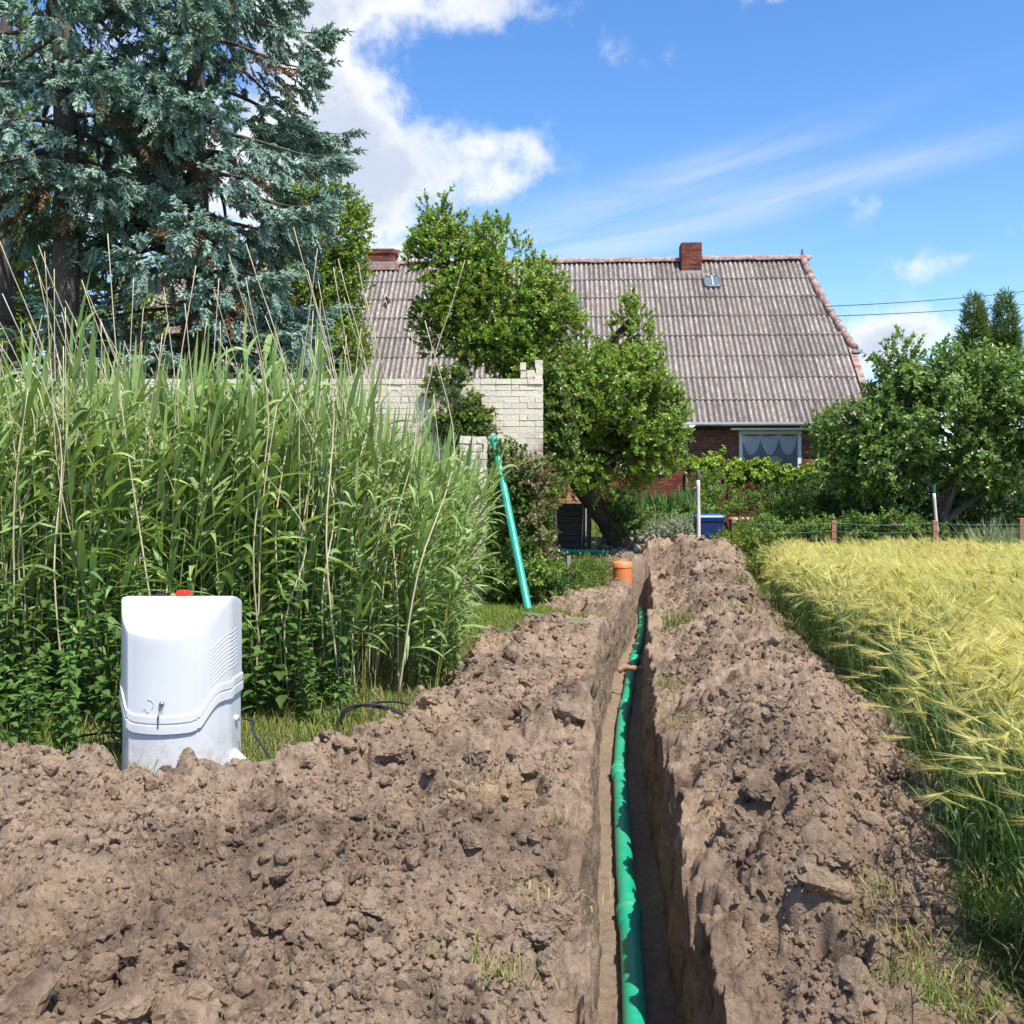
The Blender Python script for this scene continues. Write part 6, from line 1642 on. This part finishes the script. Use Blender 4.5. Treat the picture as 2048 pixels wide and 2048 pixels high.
# cut reed leaves lying on the spoil
for k, (a, b, c, lab) in enumerate((((1050, 1275), (1120, 1278), (1170, 1292), 'right one of two cut reed leaves lying on the spoil'), ((960, 1295), (1030, 1270), (1048, 1225), 'left one of two cut reed leaves bent over the spoil'))):
    Y = 10.2; q = spline([tuple(P(*a, Y)), tuple(P(*b, Y - .1)), tuple(P(*c, Y - .2))], 10); mb = MB(); V = []
    zs_ = np.convolve(np.pad(np.array([float(gz(p[0], p[1])[0]) for p in q]), 3, mode='edge'), np.ones(7) / 7, 'valid') + .05
    for i, p in enumerate(q): z = zs_[i]; w = .02 * math.sin(math.pi * (i + .6) / 10.6) + .002; V += [(p[0], p[1] - w, z), (p[0], p[1] + w, z + .015)]
    mb.add(V, [[(2 * i, 2 * i + 1, 2 * i + 3, 2 * i + 2) for i in range(9)]], (.20, .28, .15)); o = mb.build('cut_reed_leaf', M['reed']); tag(o, lab, 'leaf', 'cut reed leaves')

# ------------------------------------------------------------------ ivy, vine and garden plants
def plant_mass(name, label, base, lobes, n, vars_, seed, scale=(.7, 1.2), shell=.35, gap=.36, gf=2.0, cat='plant', group=None, part='leaves', stems=()):
    root = empty(name, base); tag(root, label, cat, group)
    for pts_, r0, r1 in stems: limbs(root, [(pts_, r0, r1)], M['bark'], 'stem')
    p, d = crown_pts(lobes, n, seed, shell, gap, gf); rg_ = np.random.default_rng(seed); m_ = len(p)
    c = scatter(part, p - np.array(base), eulers(d, rg_.uniform(0, 6.28, m_)), rg_.uniform(*scale, m_), rg_.integers(0, len(vars_), m_), vars_, root); tag(c, kind='stuff')
    return root
ivy_v = [twig_cluster(1400 + k, 13, .18, .07, .065, (.075, .15, .034), (.19, .29, .06), 1.5, c3=(.38, .30, .14)) for k in range(5)]
ivyl_v = [twig_cluster(1420 + k, 12, .18, .075, .07, (.10, .17, .03), (.20, .27, .06), 1.5, c3=(.34, .26, .13)) for k in range(4)]
dry_v = [twig_cluster(1440 + k, 10, .2, .06, .05, (.30, .22, .12), (.42, .33, .2), 1.5, stem_c=(.3, .22, .14)) for k in range(3)]
YI = 15.85
def flat(px, py, Y, rx, rz, ry): c = P(px, py, Y); s = Y / F; return (c.x, c.y, c.z, rx * s, ry, rz * s)
plant_mass('wall_ivy', 'green ivy climbing over the middle of the pale brick wall top', tuple(P(900, 950, YI)), [flat(895, 770, YI, 32, 32, .12), flat(900, 820, YI, 30, 40, .14), flat(935, 810, YI, 25, 18, .1), flat(955, 845, YI, 28, 22, .12), flat(925, 870, YI, 40, 30, .16)], 330, ivyl_v + ivy_v[:2], 1500, (.7, 1.1), cat='ivy', stems=[([tuple(P(925, 1120, YI)), tuple(P(915, 950, YI)), tuple(P(898, 780, YI))], .03, .012)])
plant_mass('corner_ivy', 'ivy thicket covering the foot and corner of the pale brick wall', tuple(P(1050, 1180, 15.6)), [flat(1010, 925, 15.7, 38, 32, .16), flat(1060, 975, 15.6, 45, 45, .2), flat(1010, 1010, 15.5, 45, 70, .25), flat(1062, 1050, 15.6, 34, 55, .25), flat(1025, 1090, 15.4, 55, 55, .3), flat(990, 960, 15.7, 24, 50, .15), flat(1010, 1140, 15.2, 45, 40, .3)], 1150, ivy_v, 1510, (.7, 1.15), cat='ivy', stems=[([tuple(P(1070, 1140, 15.6)), tuple(P(1080, 1000, 15.75)), tuple(P(1050, 900, 15.85))], .035, .012), ([tuple(P(1030, 1140, 15.6)), tuple(P(1020, 1000, 15.75)), tuple(P(1000, 900, 15.85))], .03, .012)])
plant_mass('dry_creeper', 'dry tan creeper stems and leaves hanging in front of the ivy', tuple(P(1080, 1100, 15.3)), [flat(1060, 945, 15.35, 45, 22, .1), flat(1080, 985, 15.3, 24, 40, .1), flat(1076, 1075, 15.2, 24, 45, .15), flat(1090, 1120, 15.5, 26, 26, .2)], 260, dry_v + ivyl_v[:1], 1520, (.6, 1.0), cat='creeper')
plant_mass('climber', 'bright green climber just right of the pale brick wall end', tuple(P(1110, 1000, 16.6)), [flat(1105, 800, 16.7, 22, 45, .2), flat(1120, 870, 16.7, 30, 60, .25), flat(1105, 930, 16.6, 22, 60, .2), flat(1100, 760, 16.6, 14, 25, .1)], 420, ivyl_v + ivy_v[:1], 1530, (.8, 1.3), cat='climber', stems=[([tuple(P(1112, 1090, 16.7)), tuple(P(1108, 950, 16.7)), tuple(P(1105, 780, 16.7))], .03, .012)])
vine_v = [twig_cluster(1540 + k, 18, .22, .095, .105, (.20, .31, .04), (.36, .48, .075), 1.5, mat='soft', c3=(.30, .30, .05)) for k in range(5)]
YV = 26.1
plant_mass('grape_vine', 'bright yellow green grape vine trained along the brick wall below the window', tuple(P(1480, 1010, YV)), [flat(1300, 942, YV, 40, 12, .2), flat(1350, 950, YV, 34, 14, .2), flat(1400, 944, YV, 28, 20, .2), flat(1440, 940, YV, 34, 25, .2), flat(1500, 956, YV, 46, 16, .2), flat(1550, 956, YV, 42, 16, .2), flat(1600, 962, YV, 44, 13, .2), flat(1645, 938, YV, 22, 20, .2), flat(1520, 942, YV, 14, 12, .2)], 640, vine_v, 1550, (.8, 1.25), cat='vine',
           stems=[([tuple(P(1450, 1015, YV)), tuple(P(1455, 970, YV)), tuple(P(1440, 930, YV))], .035, .02), ([tuple(P(1560, 1015, YV)), tuple(P(1545, 970, YV)), tuple(P(1560, 930, YV))], .035, .02), ([tuple(P(1300, 935, YV)), tuple(P(1450, 945, YV)), tuple(P(1650, 945, YV))], .02, .015), ([tuple(P(1600, 1010, YV)), tuple(P(1610, 970, YV)), tuple(P(1590, 940, YV))], .03, .02)])
def blade_plant(name, label, base, n, H, W, c1, c2, spread, seed, sx, sy, cat='plant', droop=(.1, .5), mat='soft', group=None):
    rg_ = np.random.default_rng(seed); mb = MB(); 
    for k in range(n):
        u = rg_.random(); c = (np.array(c1) * (1 - u) + np.array(c2) * u); a, b = rg_.uniform(-sx, sx), rg_.uniform(-sy, sy)
        blade(mb, np.array([a, b, 0]), rg_.uniform(0, 6.28), H * rg_.uniform(.65, 1.15), W, rg_.uniform(*spread), rg_.uniform(*droop), c, rg_.normal(0, .5), 7)
    root = empty(name, base); tag(root, label, cat, group); l = mb.build('leaves', M[mat], root); tag(l, kind='stuff'); return root
p = P(1315, 1022, 23.0); blade_plant('iris_clump', 'clump of upright sword leaved iris above the silvery ground cover', tuple(p), 260, .62, .035, (.07, .16, .045), (.13, .25, .08), (1.1, 1.5), 1600, .85, .35, droop=(.02, .35))
p = P(1240, 1035, 22.8); blade_plant('iris_clump', 'smaller iris clump close to the leaning pear trunk', tuple(p), 90, .5, .035, (.05, .13, .04), (.10, .20, .07), (.9, 1.5), 1601, .3, .25, droop=(.05, .5))
p = P(1985, 1085, 20.9); blade_plant('feather_grass', 'large fountain of pale feathery ornamental grass at the fence', (p.x, p.y, .15), 760, 1.45, .014, (.13, .19, .10), (.30, .34, .20), (.7, 1.45), 1602, .35, .3, droop=(.25, .75), mat='reed')
mid_v = [twig_cluster(1620 + k, 16, .24, .075, .035, (.13, .225, .045), (.24, .35, .08), 1.2, mat='soft') for k in range(5)]
dk_v = [twig_cluster(1640 + k, 16, .26, .08, .045, (.05, .105, .032), (.095, .165, .045), 1.2, mat='soft') for k in range(4)]
yl_v = [twig_cluster(1660 + k, 18, .2, .06, .026, (.13, .20, .035), (.24, .30, .06), 1.2, mat='soft', c3=(.45, .42, .05)) for k in range(4)]
sv_v = [twig_cluster(1680 + k, 20, .13, .032, .012, (.36, .41, .29), (.56, .60, .46), 1.4, mat='soft', stem_c=(.3, .33, .26), c3=(.75, .75, .70)) for k in range(4)]
lance_v = [twig_cluster(1700 + k, 14, .26, .10, .022, (.13, .23, .04), (.25, .36, .08), 1.3, mat='soft') for k in range(4)]
def bush(label, px, py, Y, lobes, n, v, seed, name='garden_shrub', sc_=(.8, 1.3), cat='shrub', **k):
    b = P(px, py, Y); zb = float(base_z(b.x, b.y)); st = [([(b.x + .1 * j, Y, zb - .05), (b.x + .2 * j, Y, zb + .25), (b.x + .35 * j, Y, zb + .5)], .012, .005) for j in (-1, 0, 1)]
    return plant_mass(name, label, (b.x, Y, zb), lobes, n, v, seed, sc_, .25, .33, 1.8, cat, stems=st, **k)
bush('silvery grey ground cover cushion spilling over the stone edging', 1300, 1085, 22.3, [flat(1235, 1068, 22.3, 40, 18, .3), flat(1300, 1066, 22.3, 55, 22, .35), flat(1360, 1062, 22.3, 45, 24, .35)], 1300, sv_v, 1720, 'silver_ground_cover', cat='ground cover')
bush('low light green perennials between iris and silvery ground cover', 1310, 1050, 22.9, [flat(1250, 1045, 22.7, 45, 12, .3), flat(1320, 1042, 22.7, 55, 13, .3), flat(1385, 1035, 23.0, 40, 22, .4)], 420, mid_v, 1721, 'perennial')
bush('rounded light green bush behind the red lidded bin', 1520, 1040, 24.0, [flat(1450, 1010, 24.0, 45, 32, .5), flat(1520, 1022, 24, 55, 32, .5), flat(1580, 1030, 24, 45, 30, .5), flat(1420, 985, 24.6, 45, 28, .4)], 620, mid_v, 1722)
bush('dark shrub in the shade under the window', 1600, 1010, 25.2, [flat(1540, 1000, 25.4, 50, 22, .4), flat(1620, 1005, 25.2, 55, 40, .5), flat(1690, 1000, 25, 60, 50, .6)], 560, dk_v, 1723)
bush('dark shrub in front of the crooked tree trunk', 1780, 1050, 23.6, [flat(1720, 1040, 23.8, 60, 42, .6), flat(1800, 1040, 23.6, 60, 40, .6), flat(1900, 1030, 23.6, 70, 45, .6), flat(1990, 1010, 24, 70, 50, .6)], 800, dk_v, 1724)
bush('leafy plants along the wire between first and second fence post', 1560, 1085, 21.6, [flat(1530, 1075, 21.6, 45, 28, .35), flat(1600, 1080, 21.5, 50, 24, .35), flat(1640, 1070, 21.7, 30, 26, .3)], 420, mid_v + yl_v[:1], 1725, 'perennial')
bush('leafy plants along the wire between second and third fence post', 1770, 1085, 21.6, [flat(1710, 1070, 21.6, 50, 28, .35), flat(1790, 1068, 21.5, 50, 30, .35), flat(1840, 1078, 21.7, 35, 22, .3)], 420, mid_v + dk_v[:2], 1726, 'perennial')
bush('yellow green bush at the end of the far spoil mound by the first post', 1500, 1130, 19.6, [flat(1445, 1095, 20.6, 14, 20, .25), flat(1505, 1110, 19.9, 30, 38, .4), flat(1530, 1150, 18.5, 26, 34, .35), flat(1490, 1080, 20.5, 20, 28, .3)], 560, yl_v + mid_v[:1], 1727)
bush('fresh green lance leaved weeds beside the orange shaft', 1185, 1165, 17.6, [flat(1165, 1142, 17.4, 30, 14, .35), flat(1205, 1138, 17.6, 24, 12, .3), flat(1180, 1160, 17.0, 34, 14, .35)], 260, lance_v, 1728, 'weed_patch', cat='weeds', sc_=(.5, .85))
bush('dark green bushy weeds at the foot of the leaning pipe', 1100, 1185, 15.0, [flat(1110, 1175, 15.2, 26, 18, .3), flat(1080, 1170, 15.0, 28, 24, .3), flat(1040, 1170, 14.9, 30, 30, .3), flat(1005, 1165, 15, 30, 35, .3)], 420, mid_v + dk_v[:1], 1729, 'weed_patch', cat='weeds')
bush('small green plant at the right end of the stone edging', 1380, 1100, 21.2, [flat(1383, 1098, 21.2, 22, 14, .2)], 70, lance_v, 1730, 'weed_patch', cat='weeds', sc_=(.6, .9))
bush('tangled hedge in the distance beyond the lilac tree', 2060, 980, 34.0, [flat(1960, 960, 34, 120, 60, 1.0), flat(2100, 930, 34, 120, 80, 1.0), flat(1800, 970, 34, 110, 55, 1.0)], 1000, lime_v, 1731, 'distant_hedge', (1.3, 2.0), 'hedge')
bush('shrub hiding the house corner behind the lilac tree', 1700, 960, 25.8, [flat(1690, 940, 26, 40, 60, .6), flat(1740, 930, 26, 50, 70, .6)], 420, dark_v, 1732)
plant_mass('trunk_ivy', 'dark ivy clinging to the foot of the leaning pear trunk', tuple(P(1245, 1060, 21.5)), [flat(1235, 1015, 21.6, 24, 30, .2), flat(1255, 1045, 21.5, 30, 26, .25), flat(1222, 985, 21.7, 16, 24, .15)], 190, ivy_v, 1740, (.7, 1.1), cat='ivy')
# peonies and other flowers
M['petal'] = simple('pink_petal', (.72, .16, .33), .6, (.80, .36, .50), 40)
def flower(px, py, Y, r, label, c=None):
    p = P(px, py, Y); z0 = float(base_z(p.x, p.y)); root = empty('peony', (p.x, Y, z0)); tag(root, label, 'flower')
    V, Fq, Fc = tube(spline([(0, .05, 0), (.02, .02, (p.z - z0) * .5), (0, 0, p.z - z0)], 8), .006, 5); mk('stem', V, [Fq] + Fc, simple('stem_green', (.06, .12, .03), .6), root, smooth=True)
    mb = MB(); rg_ = np.random.default_rng(int(px))
    for k in range(22):
        V, Fq = leaf_geo(r * rg_.uniform(.8, 1.2), r * .9, .5, -.35, 2); R = rotm(0, 0, k * 2.4) @ rotm(math.pi / 2 - (.2 + 1.2 * k / 22), 0, 0); mb.add(V @ R.T + np.array([0, 0, p.z - z0 - r * .3]), [Fq])
    mb.build('blossom', c or M['petal'], root)
pale = simple('pale_petal', (.75, .45, .52), .6); blue = simple('violet_petal', (.30, .16, .50), .6)
flower(1390, 978, 24.0, .075, 'pale pink peony just left of the white stake top', pale); flower(1421, 976, 24.0, .08, 'pale pink peony just right of the white stake top', pale); flower(1438, 966, 24.3, .085, 'highest pink peony below the grape vine')
flower(1789, 1051, 21.0, .08, 'bright pink flower on the wire between the second and third post'); flower(1700, 1070, 21.0, .06, 'small pink flower right of the second fence post', pale); flower(1858, 1090, 20.75, .06, 'pale flower at the foot of the third fence post', pale)
flower(1640, 1068, 21.1, .045, 'violet flower left of the second fence post', blue); flower(1838, 1072, 20.9, .04, 'violet flower left of the third fence post', blue)
